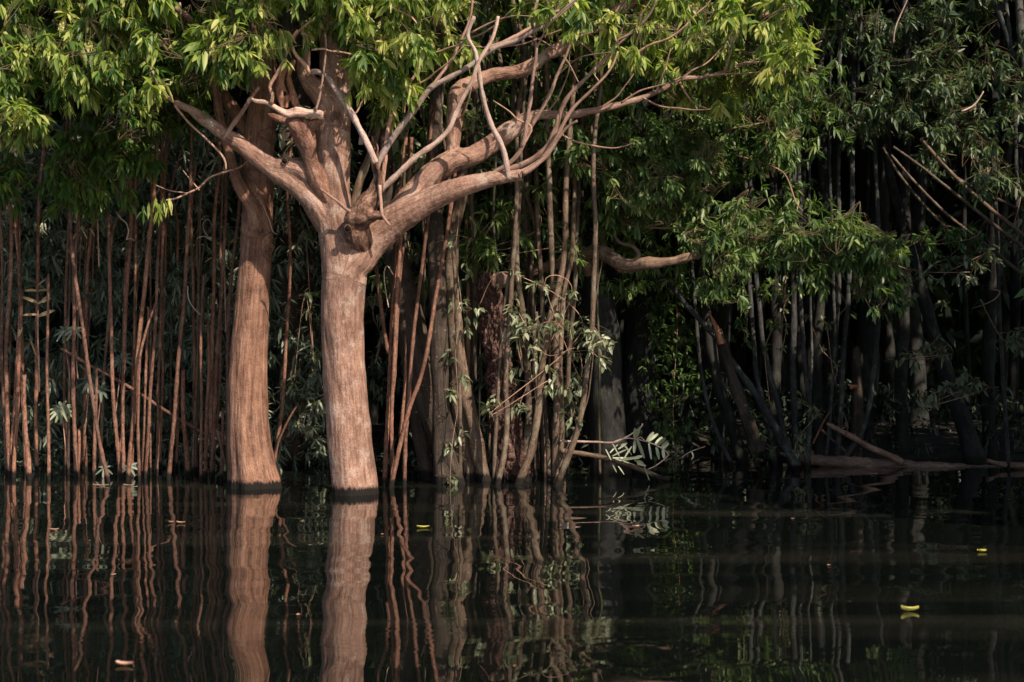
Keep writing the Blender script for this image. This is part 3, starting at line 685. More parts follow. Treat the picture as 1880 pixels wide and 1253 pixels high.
loose('dead_twig', 'twig', 'second pale bare twig crossing the forked one at upper left', [(190, 262), (200, 275), (206, 285), (200, 298), (180, 320)], 15.62, 1.0, .8, M['dead'])

# right of the pale tree
GR = 'slender stems between the pale tree and the leaning dark trunk'
RS = [
 ('lit slender stem nearest the pale tree, running from waterline up behind the limb', [(706, 878), (712, 790), (718, 640), (727, 470), (733, 400)], 14.8, 4.4, 3.6, 0, .9),
 ('lit slender stem pressed against its left neighbour, right of the pale tree', [(719, 884), (719, 780), (725, 640), (733, 480), (738, 410)], 14.7, 3.8, 3.2, 0, .9),
 ('thin pale stem ending in bleached fibres under the lowest limb', [(722, 720), (727, 620), (735, 520), (741, 452)], 14.75, 3, 2.6, .05, None),
 ('slender stem leaning left behind the edge of the pale trunk', [(713, 650), (705, 600), (696, 540), (689, 488)], 15.0, 3.6, 3.4, 0, .6),
 ('stick with a pointed broken top beside the lit slender pair', [(734, 800), (740, 730), (744, 670), (745, 618)], 14.9, 3.6, 1.6, .04, None),
 ('long stem curving left at its foot before the leaning dark trunk', [(742, 882), (746, 790), (753, 700), (765, 570), (775, 480), (783, 420), (796, 330)], 14.75, 3.8, 3.2, 0, .8),
 ('long slanting stem crossing in front of the upright dark trunk', [(723, 872), (736, 810), (752, 750), (775, 680), (797, 560), (812, 480), (822, 420), (836, 330)], 14.55, 4.4, 3.2, 0, .8)]
for lab, pts, Y, r0, r1, jag, up in RS:
    sapling(lab, pts, Y, r0, r1, mat='redstem', up=up, jag=jag, group=GR, foot=not (pts[0][1] < 810))
loose('bleached_fibre', 'twig', 'thin curled bleached strip hanging by the lit slender pair', [(722, 505), (712, 488), (706, 500), (708, 530), (714, 565)], 14.6, 1.1, .7, M['dead'])

# ================================================================== MIDDLE: DARK BUTTRESSED TREES
def tree(name, label, specs, Y, mat, cat='tree', crown=None, vox=.014, disp=.006, group=None, flute=None, base_i=0):
    b = P(specs[0][0][0], specs[0][0][1], Y); b.z = 0
    root = empty(name, b, label, cat, group)
    t = Tubes()
    for l in specs:
        p, r = W(l, Y); t.add(p, r, seg=18, step=.06, lump=.05, flute=flute)
    to_local(link('trunk', remeshed(t, 'trunk', vox, disp), mat), root)
    return root
def add_crown(root, anchors, ncl, spread, nl, L, mat, tint=.5, tvar=.25, wr=.3, extra=None, tw=True, down=.45):
    c, a, t = sprays(anchors, ncl, spread)
    arr = rosette(c, a, nl, L, wr=wr, tint=tint, tvar=tvar, down=down)
    if extra: arr = merge([arr, extra])
    foliage(root, 'crown', arr, mat)
    if tw: to_local(link('twigs', twig_mesh('twigs', t, .004, .002), M['fine']), root)
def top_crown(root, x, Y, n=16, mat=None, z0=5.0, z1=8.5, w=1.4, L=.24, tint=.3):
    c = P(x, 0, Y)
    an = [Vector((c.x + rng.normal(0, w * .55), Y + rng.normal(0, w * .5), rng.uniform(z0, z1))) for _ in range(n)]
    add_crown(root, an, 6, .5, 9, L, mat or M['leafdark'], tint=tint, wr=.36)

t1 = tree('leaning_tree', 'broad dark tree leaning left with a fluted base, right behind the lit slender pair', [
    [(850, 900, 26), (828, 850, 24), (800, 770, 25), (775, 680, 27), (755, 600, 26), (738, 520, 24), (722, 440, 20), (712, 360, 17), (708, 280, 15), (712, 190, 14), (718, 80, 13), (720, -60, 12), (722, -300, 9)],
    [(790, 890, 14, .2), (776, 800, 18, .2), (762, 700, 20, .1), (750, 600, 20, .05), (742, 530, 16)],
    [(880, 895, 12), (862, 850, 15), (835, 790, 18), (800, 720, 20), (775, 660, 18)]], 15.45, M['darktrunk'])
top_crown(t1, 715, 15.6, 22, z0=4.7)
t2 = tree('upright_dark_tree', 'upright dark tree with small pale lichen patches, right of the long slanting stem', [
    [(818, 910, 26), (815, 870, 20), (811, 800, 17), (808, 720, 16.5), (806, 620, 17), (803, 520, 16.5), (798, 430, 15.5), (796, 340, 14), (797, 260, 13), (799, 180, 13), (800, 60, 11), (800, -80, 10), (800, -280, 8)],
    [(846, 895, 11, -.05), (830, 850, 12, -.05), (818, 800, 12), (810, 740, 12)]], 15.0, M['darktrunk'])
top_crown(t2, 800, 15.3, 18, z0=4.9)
t3 = tree('root_flared_tree', 'dark tree with two long splayed root legs between the lichen-spotted tree and the shaggy stump', [
    [(893, 905, 16), (884, 860, 13), (872, 800, 13), (858, 740, 14), (845, 680, 15), (835, 600, 14), (830, 520, 13), (832, 430, 12), (845, 360, 12), (850, 300, 11)],
    [(868, 900, 15, .1), (860, 850, 13, .1), (848, 790, 13, .08), (840, 720, 13, .04), (838, 650, 12)]], 15.3, M['greystem'])
loose('bent_limb', 'branch', 'brown limb rising behind the pale tree through the hanging leaves', [(648, 380), (660, 335), (676, 295), (690, 255), (698, 215), (712, 180), (728, 150), (738, 100)], 15.0, 8, 5, M['greystem'])
# shaggy rotten stump
b = P(930, 885, 15.35); b.z = 0
st = empty('shaggy_stump', b, 'rotten reddish stump with shaggy peeling bark and a flat tan broken top', 'stump')
t = Tubes()
p, r = W([(950, 915, 31), (944, 870, 27), (934, 800, 22), (924, 730, 19), (914, 660, 17), (905, 590, 16.5), (899, 530, 15), (898, 508, 12)], 15.35)
t.add(p, r, seg=26, step=.05, lump=.04, flute=lambda l, th: 1 + .05 * np.cos(9 * th + l * 2) + .04 * np.cos(5 * th - l * 3))
to_local(link('trunk', remeshed(t, 'trunk', .007, .02, .085), M['rot']), st)
t = Tubes(); t.add([P(906, 512, 15.12), P(918, 514, 15.1), P(936, 517, 15.08)], [.08, .095, .08], seg=12, step=.03, lump=.12)
to_local(link('broken_top', remeshed(t, 'broken_top', .01, .01), M['cut']), st)
fl = []           # peeling flakes
for i in range(100):
    u = rng.uniform(.03, .95); k = u * 7; i0 = int(k); f = k - i0
    xs = [946, 940, 932, 922, 912, 904, 899, 898]; ys = [880, 820, 780, 720, 650, 590, 530, 512]; rs = [29, 26, 22, 20, 19, 18, 17, 15]
    cx = xs[i0] * (1 - f) + xs[i0 + 1] * f; cy = ys[i0] * (1 - f) + ys[i0 + 1] * f; rr = rs[i0] * (1 - f) + rs[i0 + 1] * f
    an = rng.uniform(-1.5, 1.5); c = P(cx, cy, 15.35)
    q = rr * 15.35 / F
    o_ = Vector((math.sin(an), -math.cos(an), 0))
    a = c + o_ * q * .97; L = rng.uniform(.05, .16)
    fl.append((a + Vector((0, 0, L * .5)), a + o_ * .01, a + o_ * rng.uniform(.008, .03) - Vector((rng.normal(0, .008), 0, L * .5))))
o = link('bark_flakes', twig_mesh('bark_flakes', fl, .009, .004), M['rot']); to_local(o, st); o['kind'] = 'stuff'

# the multi-stemmed clump
GC = 'stems of the thicket right of the shaggy stump'
def thick(label, pts, Y, r0, r1, mat='greystem', up=1.0, **k): return sapling(label, pts, Y, r0, r1, mat=mat, up=up, group=GC, **k)
CS = [
 ('thin grey stem crossing in front of the shaggy stump, left of a thicker peeling one', [(907, 893), (910, 800), (914, 700), (922, 600), (931, 530), (943, 450), (950, 370), (958, 250), (966, 130)], 14.9, 4.0, 3.0),
 ('peeling lit stem bowing over the water just right of the shaggy stump foot', [(913, 893), (924, 840), (929, 780), (928, 700), (934, 610), (940, 520), (946, 440), (948, 330), (950, 200)], 14.85, 6.0, 3.2),
 ('reddish flaking stem bulging to the right behind the thin grey ones', [(960, 852), (968, 800), (971, 740), (967, 660), (957, 570), (949, 500), (948, 430), (956, 300), (958, 160), (960, 40)], 15.3, 7, 4.4),
 ('dark mossy stem leaning left behind the reddish flaking one', [(985, 840), (980, 700), (976, 560), (966, 470), (962, 400), (955, 280)], 15.9, 6, 5),
 ('upright olive stem rising from the middle of the thicket', [(998, 780), (996, 700), (996, 620), (993, 520), (989, 430), (985, 320), (982, 200), (980, 60)], 15.6, 5.5, 4),
 ('thick forked stem leaning strongly right from a dark foot in the thicket', [(960, 868), (978, 820), (990, 750), (994, 680), (1000, 630), (1012, 575), (1028, 510), (1037, 440), (1040, 350), (1046, 250)], 14.95, 8, 4.2),
 ('smooth straight brown stem standing in the centre of the thicket', [(1020, 870), (1020, 800), (1021, 720), (1020, 640), (1018, 560), (1013, 440), (1008, 330), (1004, 200)], 15.05, 7, 4.4),
 ('thin dark stem against the right side of the smooth straight brown one', [(1030, 830), (1031, 740), (1030, 640), (1034, 540), (1048, 480), (1052, 400)], 15.3, 5, 4),
 ('tall olive stem right of the smooth brown one, behind pale leaf tufts', [(1042, 740), (1044, 680), (1050, 600), (1056, 520), (1058, 440), (1062, 340), (1070, 240)], 15.5, 4.6, 3.4),
 ('rightmost smooth stem of the thicket, kicking left at its red foot', [(1032, 868), (1048, 826), (1062, 785), (1072, 735), (1079, 680), (1086, 600), (1090, 500), (1092, 420), (1090, 330), (1094, 240)], 14.8, 6.2, 3.6),
 ('hair-thin stem hanging down beside the rightmost smooth stem', [(1050, 800), (1078, 740), (1086, 690), (1090, 645)], 15.0, 1.4, 1.2),
 ('slim brown stem in the gap behind the shaggy stump top', [(870, 700), (872, 560), (868, 430), (866, 300), (872, 180)], 15.9, 5, 4),
 ('grey pole left of the shaggy stump with a leafy vine on it', [(846, 860), (845, 740), (838, 600), (832, 480), (826, 400), (822, 300)], 15.1, 3.6, 2.8),
 ('pale grey stem showing above the elbow of the pale tree', [(928, 440), (918, 330), (906, 230), (898, 120)], 16.4, 5, 4.2),
 ('pale twin stem just right of the stem above the elbow', [(940, 430), (932, 320), (928, 230), (924, 140)], 16.5, 4.4, 3.8),
 ('straight brown stem showing between the two right limbs near the top', [(968, 420), (966, 300), (962, 200), (952, 110), (944, 20)], 16.0, 5.5, 4.6),
 ('thin upright stem right of the upper limb, passing behind its bend', [(1012, 620), (1014, 500), (1018, 380), (1026, 250), (1030, 130)], 16.2, 4, 3),
 ('faint upright stem reaching the top leaves right of the upper limb', [(1042, 600), (1066, 460), (1078, 330), (1090, 200), (1096, 120)], 16.4, 3.6, 2.8),
 ('thin leaning stem behind the shaggy stump between two dark ones', [(1000, 860), (990, 740), (982, 640), (975, 500)], 15.8, 4.6, 3.6),
 ('short broken stem low in the thicket behind the smooth brown one', [(1006, 868), (1004, 800), (1001, 742)], 15.4, 4.5, 3.4),
]
for a in CS: thick(*a, foot=a[1][0][1] > 760)
_q = random.Random(33)
for k in range(34):        # fine hanging roots and whips that nothing tells apart
    x = _q.uniform(735, 1105); Y = _q.uniform(15.4, 16.9); l = _q.uniform(-14, 14); w_ = _q.uniform(1.4, 3.2)
    pts = [(x, 626 + F * H / Y - _q.choice([0, 0, 60, 150])), (x + l * .4 + _q.uniform(-4, 4), 720), (x + l * .8 + _q.uniform(-5, 5), 560), (x + l + _q.uniform(-5, 5), 400), (x + l * 1.2, 230 + _q.uniform(0, 90))]
    sapling('thin upright whip half hidden among the thicket stems', pts, Y, w_, w_ * .7, mat=_q.choice(['greystem', 'greystem', 'paleroot', 'mossy']), up=.8, group='whips half hidden in the thicket', foot=False, seg=6)
_q = random.Random(34)
for k in range(22):
    x = _q.uniform(-10, 420); Y = _q.uniform(15.9, 16.8); l = _q.uniform(-16, 22); w_ = _q.uniform(1.5, 3.4)
    pts = [(x, 626 + F * H / Y), (x + l * .4 + _q.uniform(-4, 4), 720), (x + l * .8 + _q.uniform(-5, 5), 560), (x + l + _q.uniform(-5, 5), _q.uniform(330, 500))]
    sapling('thin dim stem behind the front row of the left stems', pts, Y, w_, w_ * .7, mat=_q.choice(['greystem', 'redstem', 'mossy']), up=.8, group='thin dim stems behind the left stems', foot=True, seg=6)
def leaf_tufts(name, cat, label, pts, Y, nl, L, mat, tint=.5, wr=.36, spread=.12, ncl=5, vine=None, group=None, down=.3, r0=.004):
    b = P(pts[0][0], pts[0][1], Y); root = empty(name, b, label, cat, group)
    an = [P(x, y, Y + rng.uniform(-.15, .15)) for x, y in pts]
    c, a, t = sprays(an, ncl, spread)
    arr = rosette(c, a, nl, L, wr=wr, tint=tint, tvar=.25, down=down)
    foliage(root, 'foliage', arr, mat)
    tt = Tubes()
    if vine:
        tt.add([P(x, y, Y) for x, y in vine], [r0] * len(vine), seg=6, step=.05, wob=.006, lump=0)
    else:
        tt.add(an if len(an) > 1 else [an[0], an[0] + Vector((0, .1, -.3))], [r0] * max(2, len(an)), seg=5, step=.05, lump=0)
    to_local(link('stem', tt.mesh('stem'), M['twig']), root)
    for one in t[:40]: to_local(link('twig', twig_mesh('twig', [one], .0022, .0012), M['fine']), root)
leaf_tufts('climbing_vine', 'vine', 'vine with broad pale leaves climbing the pole left of the shaggy stump', [(826, 880), (836, 830), (845, 790), (832, 725), (850, 690), (835, 640), (852, 600), (842, 560), (828, 520), (845, 480), (838, 440)], 14.75, 4, .10, M['leafgrey'], .35, ncl=4, spread=.16, vine=[(826, 900), (830, 820), (842, 740), (836, 640), (846, 560), (836, 470), (842, 400)])
leaf_tufts('leafy_shoot', 'shrub', 'tuft of grey-green leaves on the left of the thicket at mid height', [(975, 595), (990, 600), (960, 612), (1010, 590), (1034, 604)], 14.7, 5, .12, M['leafgrey'], .5, ncl=5, spread=.2)
leaf_tufts('leafy_shoot', 'shrub', 'upright sprig of pale leaves right of the thicket beside the rightmost stem', [(1100, 620), (1112, 640), (1090, 600), (1100, 655), (1082, 640)], 14.7, 5, .11, M['leafgrey'], .5, ncl=4, spread=.18)
leaf_tufts('leafy_shoot', 'shrub', 'bunch of drooping pale leaves low on the thicket above the fallen palm frond', [(1045, 740), (1050, 765), (1040, 790), (1055, 750), (1040, 720), (1046, 700)], 14.9, 6, .10, M['leafgrey'], .3, ncl=4, spread=.13)
leaf_tufts('leafy_shoot', 'shrub', 'sparse leaves around the thin stems left of the reddish flaking stem', [(955, 640), (950, 600), (960, 680), (940, 560), (1000, 650), (1060, 640), (1062, 690), (1000, 520), (1050, 540), (955, 740), (1005, 700), (900, 760), (1070, 600), (930, 500), (880, 560)], 14.9, 5, .10, M['leafgrey'], .45, ncl=6, spread=.2)
leaf_tufts('leafy_shoot', 'shrub', 'bright leaves growing among the stems just under the lower right limb', [(880, 430), (905, 405), (870, 470), (930, 380), (945, 450), (900, 455), (990, 420), (985, 360), (1045, 470), (1060, 450), (920, 470)], 15.5, 7, .16, M['leafmid'], .65, spread=.25, wr=.25)
leaf_tufts('leafy_shoot', 'shrub', 'large-leaved sprigs behind the base of the upper right limb', [(745, 260), (760, 300), (740, 330), (775, 290), (860, 250), (870, 225), (895, 300), (750, 220)], 15.6, 6, .17, M['leafgrey'], .5, spread=.2, wr=.4)
leaf_tufts('leafy_shoot', 'shrub', 'wispy leaves between the pale trunk and the lit slender pair', [(680, 560), (690, 540), (685, 580), (700, 620), (690, 660), (740, 440), (752, 455), (770, 470)], 15.9, 6, .10, M['leafgrey'], .25, spread=.14, wr=.2)
leaf_tufts('leafy_shoot', 'shrub', 'few dim leaves in the dark gap between the two big trunks', [(545, 450), (560, 430), (570, 570), (575, 655), (560, 540), (540, 700)], 16.2, 5, .12, M['leafgrey'], .2, spread=.12, wr=.2)
leaf_tufts('leafy_shoot', 'shrub', 'low leaves near the waterline between the two big trunks', [(560, 730), (575, 760), (560, 790), (580, 810), (548, 770), (590, 740)], 16.2, 7, .12, M['under'], .7, spread=.2, wr=.2)

# ================================================================== TREE WITH THE HORIZONTAL LIMB
YL = 16.3
hb = tree('spreading_tree', 'shaded tree behind the thicket whose low limb stretches level to the right under green leaves', [
    [(1125, 900, 46), (1120, 850, 38), (1116, 780, 33), (1112, 700, 31), (1108, 620, 30), (1098, 550, 27), (1088, 490, 22), (1090, 440, 17), (1098, 395, 14), (1112, 350, 11), (1140, 300, 9), (1180, 250, 8), (1240, 200, 6), (1300, 120, 5)],
    [(1098, 400, 9), (1070, 330, 7), (1040, 270, 6), (1020, 200, 5), (1010, 120, 4)]], YL, M['shade'])  # trunk bark darkened to carry its shade; the lit limb gets browner bark
_t = Tubes()
for _l in [
    [(1085, 500, 16, -.1), (1070, 478, 14, -.2), (1045, 478, 11, -.25), (1010, 488, 10, -.3), (975, 500, 9, -.3), (940, 512, 8, -.3)],
    [(1066, 470, 14, -.3), (1090, 462, 13, -.5), (1112, 468, 13, -.7), (1135, 482, 13, -.9), (1158, 488, 12, -1.0), (1185, 484, 11, -1.1), (1215, 483, 10, -1.1), (1245, 478, 9, -1.1), (1275, 470, 7, -1.1), (1330, 466, 4, -.7), (1400, 470, 3, -.7)],
    [(1094, 450, 13), (1110, 405, 11, -.1), (1135, 392, 9, -.15), (1160, 378, 8, -.2), (1200, 345, 6, -.2), (1260, 310, 5, -.2), (1330, 280, 4, -.2)]]:
    _p, _r = W(_l, YL); _t.add(_p, _r, seg=18, step=.05, lump=.07)
to_local(link('limb', remeshed(_t, 'limb', .012, .008), M['limb']), hb)
for pts, Y, a, b, Y2 in [
    ([(1100, 470), (1120, 482), (1140, 500), (1165, 492)], 15.7, 3.5, 2.5, 15.6),
    ([(1155, 486), (1172, 470), (1160, 452), (1138, 446), (1124, 425), (1112, 400)], 15.7, 5, 2.5, 15.9),
    ([(1108, 395), (1140, 405), (1180, 414), (1220, 410), (1245, 398)], 15.9, 3.5, 1.4, 15.6),
    ([(1130, 408), (1190, 418), (1260, 420), (1330, 430), (1400, 440)], 15.8, 2.2, 1.2, 15.3),
    ([(1210, 400), (1250, 418), (1290, 440), (1330, 452)], 15.7, 1.4, 1.0, 15.4),
    ([(1070, 252), (1110, 262), (1160, 265), (1205, 270)], 15.4, 2.4, 1.4, 15.3),
    ([(1060, 256), (1110, 255), (1150, 240), (1200, 225)], 15.4, 2.2, 1.2, 15.2),
    ([(1185, 335), (1225, 338), (1262, 330), (1300, 315)], 15.6, 3, 2, 15.5),
    ([(1185, 338), (1230, 342), (1280, 345)], 15.6, 1.8, 1.2, 15.5),
    ([(1240, 305), (1265, 298), (1290, 285), (1320, 280)], 15.5, 2.2, 1.5, 15.4),
    ([(1270, 362), (1290, 350), (1302, 338)], 15.5, 1.6, 1.0, 15.5),
    ([(1350, 285), (1400, 300), (1440, 320), (1462, 372), (1475, 388)], 15.5, 1.6, 1.2, 15.2),
    ([(1320, 252), (1340, 238), (1370, 232), (1420, 222)], 15.5, 1.6, 1.0, 15.4),
    ([(1400, 450), (1440, 440), (1480, 436), (1520, 440), (1560, 450)], 15.3, 2, 1.2, 15.2),
    ([(1395, 465), (1440, 462), (1490, 460), (1540, 462)], 15.3, 1.6, 1.0, 15.2),
    ([(960, 250), (1010, 255), (1060, 262), (1110, 290)], 15.8, 2.2, 1.6, 15.9),
    ([(840, 240), (880, 235), (915, 226), (960, 224)], 15.8, 3, 3, 15.8),
    ([(1060, 330), (1090, 300), (1130, 285), (1200, 272)], 15.6, 2.2, 1.2, 15.5)]:
    branch(hb, 'branch', pts, Y, a, b, M['limb'], Y2)
top3 = edge([(1000, 200), (1040, 130), (1130, 150), (1200, 200), (1300, 200), (1400, 150), (1480, 130), (1500, 200)])
bot3 = edge([(1000, 260), (1040, 300), (1130, 330), (1200, 350), (1300, 300), (1400, 300), (1480, 260), (1500, 250)])
A = fill(150, 1000, 1500, top3, bot3, 14.9, 16.2, 60)
top4 = edge([(1120, 330), (1200, 350), (1300, 370), (1400, 380), (1500, 395), (1600, 425), (1640, 450)])
bot4 = edge([(1120, 390), (1200, 410), (1270, 420), (1320, 480), (1400, 480), (1500, 485), (1600, 500), (1640, 500)])
A += fill(150, 1130, 1640, top4, bot4, 14.8, 15.9, 60) + fill(45, 1100, 1300, const(300), const(405), 15.2, 16.2, None)
A += [P(x, y, 15.2) for x, y in [(1330, 500), (1345, 520), (1350, 540), (1360, 500), (1310, 510), (1590, 510), (1600, 535), (1620, 540), (1640, 560), (1610, 560), (1575, 520), (1500, 500), (1480, 500), (1520, 500), (1410, 480), (1220, 290), (1280, 300), (1240, 280), (1270, 275), (1300, 285), (1250, 245)]]
A2 = fill(22, 1000, 1600, const(-300), const(0), 16.2, 17.8)
c2, a2, t2 = sprays(A2, 6, .45)
ex = rosette(c2, a2, 9, .26, wr=.36, tint=.35)
add_crown(hb, A, 6, .24, 10, .12, M['leafmid'], tint=.52, tvar=.3, wr=.3, extra=ex, down=.7)

# more trunks in the shade behind the middle
for lab, l, Y, mt in [
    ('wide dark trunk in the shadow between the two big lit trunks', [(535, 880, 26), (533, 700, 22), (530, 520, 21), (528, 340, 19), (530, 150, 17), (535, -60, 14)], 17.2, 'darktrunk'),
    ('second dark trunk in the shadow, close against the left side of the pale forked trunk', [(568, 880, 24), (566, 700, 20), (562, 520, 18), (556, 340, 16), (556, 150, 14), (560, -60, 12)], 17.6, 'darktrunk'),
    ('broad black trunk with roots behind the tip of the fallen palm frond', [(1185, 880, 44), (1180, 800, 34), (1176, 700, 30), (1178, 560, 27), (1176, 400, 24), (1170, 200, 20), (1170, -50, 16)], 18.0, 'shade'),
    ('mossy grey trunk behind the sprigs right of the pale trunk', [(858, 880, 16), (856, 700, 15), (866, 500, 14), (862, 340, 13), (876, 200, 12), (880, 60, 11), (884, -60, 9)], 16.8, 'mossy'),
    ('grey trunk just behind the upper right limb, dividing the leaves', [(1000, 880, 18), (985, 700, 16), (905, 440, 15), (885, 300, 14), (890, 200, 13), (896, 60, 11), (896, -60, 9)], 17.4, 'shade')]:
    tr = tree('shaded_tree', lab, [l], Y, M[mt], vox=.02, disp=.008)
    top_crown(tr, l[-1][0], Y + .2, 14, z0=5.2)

# ================================================================== FALLEN PALM FROND AND BRANCH
def strip(a, b, w, droop, nrm, split=True):
    """a folded leaflet as a little ribbon"""
    n = 6; V = []; d = (b - a); L = d.length; d.normalize(); s = d.cross(nrm).normalized()
    for i in range(n):
        t = i / (n - 1); ww = w * (math.sin(math.pi * (.12 + .80 * t)) ** .6)
        c = a + d * L * t + Vector((0, 0, -droop * t * t))
        V += [tuple(c + s * ww), tuple(c - nrm.normalized() * ww * .35), tuple(c - s * ww)]
    return V
def strips_mesh(name, ss, tints, mat, root):
    V = []; Q = []; T = []
    for s, ti in zip(ss, tints):
        b = len(V); V += s; T += [ti] * len(s); n = len(s) // 3
        for i in range(n - 1):
            for j in range(2): Q.append((b + i * 3 + j, b + i * 3 + j + 1, b + i * 3 + j + 4, b + i * 3 + j + 3))
    me = np_mesh(name, np.array(V), None, np.array(Q), {'tint': ('FLOAT', np.array(T))})
    o = link(name, me, mat); return to_local(o, root)
YF = 15.0
b = P(1150, 880, YF); b.z = 0
fr = empty('palm_frond', b, 'fallen palm frond with pale split leaflets propped above the water', 'palm frond')
branch(fr, 'stalk', [(1028, 810), (1060, 811), (1095, 812), (1125, 813), (1145, 806), (1175, 787), (1180, 778)], YF, 2.4, 1.2, M['dead'])
branch(fr, 'rachis', [(1128, 811), (1150, 805), (1170, 807), (1190, 812), (1205, 818), (1218, 825), (1228, 835), (1215, 848), (1200, 858), (1190, 862)], YF, 1.3, .8, M['dead'])
branch(fr, 'rachis', [(1168, 806), (1176, 803), (1184, 810)], YF, 1, .8, M['dead'])
ss = []; ti = []
for (x0, y0, x1, y1, w) in [(1165, 806, 1166, 785, 3), (1168, 804, 1175, 783, 3), (1166, 808, 1164, 830, 3), (1170, 808, 1183, 840, 3.2), (1188, 811, 1200, 792, 3.5), (1190, 811, 1208, 795, 3), (1191, 813, 1196, 842, 2.2),
                            (1203, 817, 1216, 801, 3.5), (1206, 818, 1222, 803, 3.5), (1205, 820, 1210, 842, 3), (1214, 822, 1226, 808, 3), (1217, 824, 1228, 812, 2.8), (1217, 824, 1219, 840, 3), (1222, 828, 1229, 835, 2),
                            (1140, 818, 1152, 812, 1.5), (1135, 825, 1150, 814, 1.6), (1124, 838, 1150, 824, 1.5), (1160, 820, 1146, 840, 1.5), (1125, 841, 1160, 840, 1.3), (1130, 843, 1165, 852, 1.3), (1140, 845, 1175, 838, 2.6), (1165, 845, 1182, 850, 3), (1163, 842, 1180, 836, 3), (1170, 852, 1186, 854, 2.4), (1120, 832, 1134, 815, 1.4), (1112, 825, 1122, 843, 1.2), (1125, 815, 1140, 842, 1.4), (1145, 816, 1160, 834, 1.4), (1125, 854, 1132, 866, 1.3), (1135, 856, 1146, 870, 1.4), (1182, 855, 1192, 880, 1.2)]:
    a = P(x0, y0, YF + rng.uniform(-.05, .05)); c = P(x1, y1, YF + rng.uniform(-.15, .1))
    ss.append(strip(a, c, w * YF / F, .01, Vector((rng.normal(0, .4), -1, .35)))); ti.append(rng.uniform(.3, 1))
strips_mesh('leaflets', ss, ti, M['frond'], fr)
loose('fallen_branch', 'branch', 'dark wet branch sloping down into the water under the fallen palm frond', [(1030, 828), (1060, 832), (1095, 838), (1125, 845), (1160, 856), (1185, 866), (1208, 876), (1230, 880)], 15.25, 4.5, 4.8, M['greystem'], 15.15)

# ================================================================== RIGHT SIDE: POLES IN SHADE, LOG
GP = 'dim poles standing in the shade right of centre'
def pole(label, pts, Y, r0, r1, mat='cool', up=1.6, **k):
    return sapling(label, pts, Y, r0, r1, mat=mat, up=up, group=GP, **k)
PS = [
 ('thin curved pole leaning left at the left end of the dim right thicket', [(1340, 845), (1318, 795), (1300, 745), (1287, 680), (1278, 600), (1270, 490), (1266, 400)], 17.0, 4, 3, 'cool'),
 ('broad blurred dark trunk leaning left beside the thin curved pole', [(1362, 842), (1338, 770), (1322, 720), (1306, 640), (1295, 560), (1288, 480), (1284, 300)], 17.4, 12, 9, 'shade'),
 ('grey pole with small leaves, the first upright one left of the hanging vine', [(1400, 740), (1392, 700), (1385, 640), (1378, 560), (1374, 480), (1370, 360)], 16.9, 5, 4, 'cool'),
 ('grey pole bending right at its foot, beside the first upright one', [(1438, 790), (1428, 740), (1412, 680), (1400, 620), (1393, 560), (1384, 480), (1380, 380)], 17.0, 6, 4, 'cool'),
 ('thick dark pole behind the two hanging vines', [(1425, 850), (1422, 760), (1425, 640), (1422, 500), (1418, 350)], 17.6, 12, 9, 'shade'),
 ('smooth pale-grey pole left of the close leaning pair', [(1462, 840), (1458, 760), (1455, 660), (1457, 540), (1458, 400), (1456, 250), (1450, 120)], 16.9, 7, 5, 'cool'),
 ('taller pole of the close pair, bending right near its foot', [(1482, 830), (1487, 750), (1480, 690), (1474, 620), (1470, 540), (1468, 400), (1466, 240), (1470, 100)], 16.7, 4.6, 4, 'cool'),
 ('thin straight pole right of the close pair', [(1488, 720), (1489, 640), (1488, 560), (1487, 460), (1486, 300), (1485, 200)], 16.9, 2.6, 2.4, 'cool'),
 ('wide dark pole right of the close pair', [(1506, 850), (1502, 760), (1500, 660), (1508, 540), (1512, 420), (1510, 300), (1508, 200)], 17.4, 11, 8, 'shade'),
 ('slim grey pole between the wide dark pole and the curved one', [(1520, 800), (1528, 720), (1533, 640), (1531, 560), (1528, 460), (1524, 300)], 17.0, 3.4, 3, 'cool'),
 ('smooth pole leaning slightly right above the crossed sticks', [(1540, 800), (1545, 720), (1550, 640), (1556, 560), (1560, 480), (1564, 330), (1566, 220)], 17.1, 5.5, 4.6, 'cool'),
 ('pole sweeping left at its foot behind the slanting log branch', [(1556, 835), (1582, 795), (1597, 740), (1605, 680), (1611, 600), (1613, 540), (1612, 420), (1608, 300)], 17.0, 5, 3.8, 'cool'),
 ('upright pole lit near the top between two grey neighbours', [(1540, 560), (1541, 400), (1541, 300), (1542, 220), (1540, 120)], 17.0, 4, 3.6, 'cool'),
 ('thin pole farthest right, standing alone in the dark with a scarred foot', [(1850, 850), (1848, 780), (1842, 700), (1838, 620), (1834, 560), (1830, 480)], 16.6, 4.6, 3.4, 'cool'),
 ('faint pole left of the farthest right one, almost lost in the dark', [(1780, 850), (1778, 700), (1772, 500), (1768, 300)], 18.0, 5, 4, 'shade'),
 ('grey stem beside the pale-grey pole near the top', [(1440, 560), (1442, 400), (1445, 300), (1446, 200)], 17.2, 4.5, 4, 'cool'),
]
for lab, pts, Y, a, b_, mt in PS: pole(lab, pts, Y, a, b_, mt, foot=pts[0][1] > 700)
loose('leaning_pole', 'branch', 'long leaning pole crossing from the leaves down to the end of the log', [(1200, 492), (1235, 530), (1270, 572), (1310, 615), (1345, 665), (1385, 720), (1420, 780), (1452, 838), (1462, 858)], 16.6, 3.5, 9, M['cool'], 16.4)
b = P(1345, 720, 16.7)
bt = empty('snapped_trunk', Vector((b.x, b.y, b.z)), 'snapped leaning trunk with an orange splintered top, left of the long leaning pole', 'stump')
branch(bt, 'trunk', [(1392, 830), (1372, 770), (1350, 710), (1332, 650), (1318, 606)], 16.45, 14, 8, M['darktrunk'], 16.4)
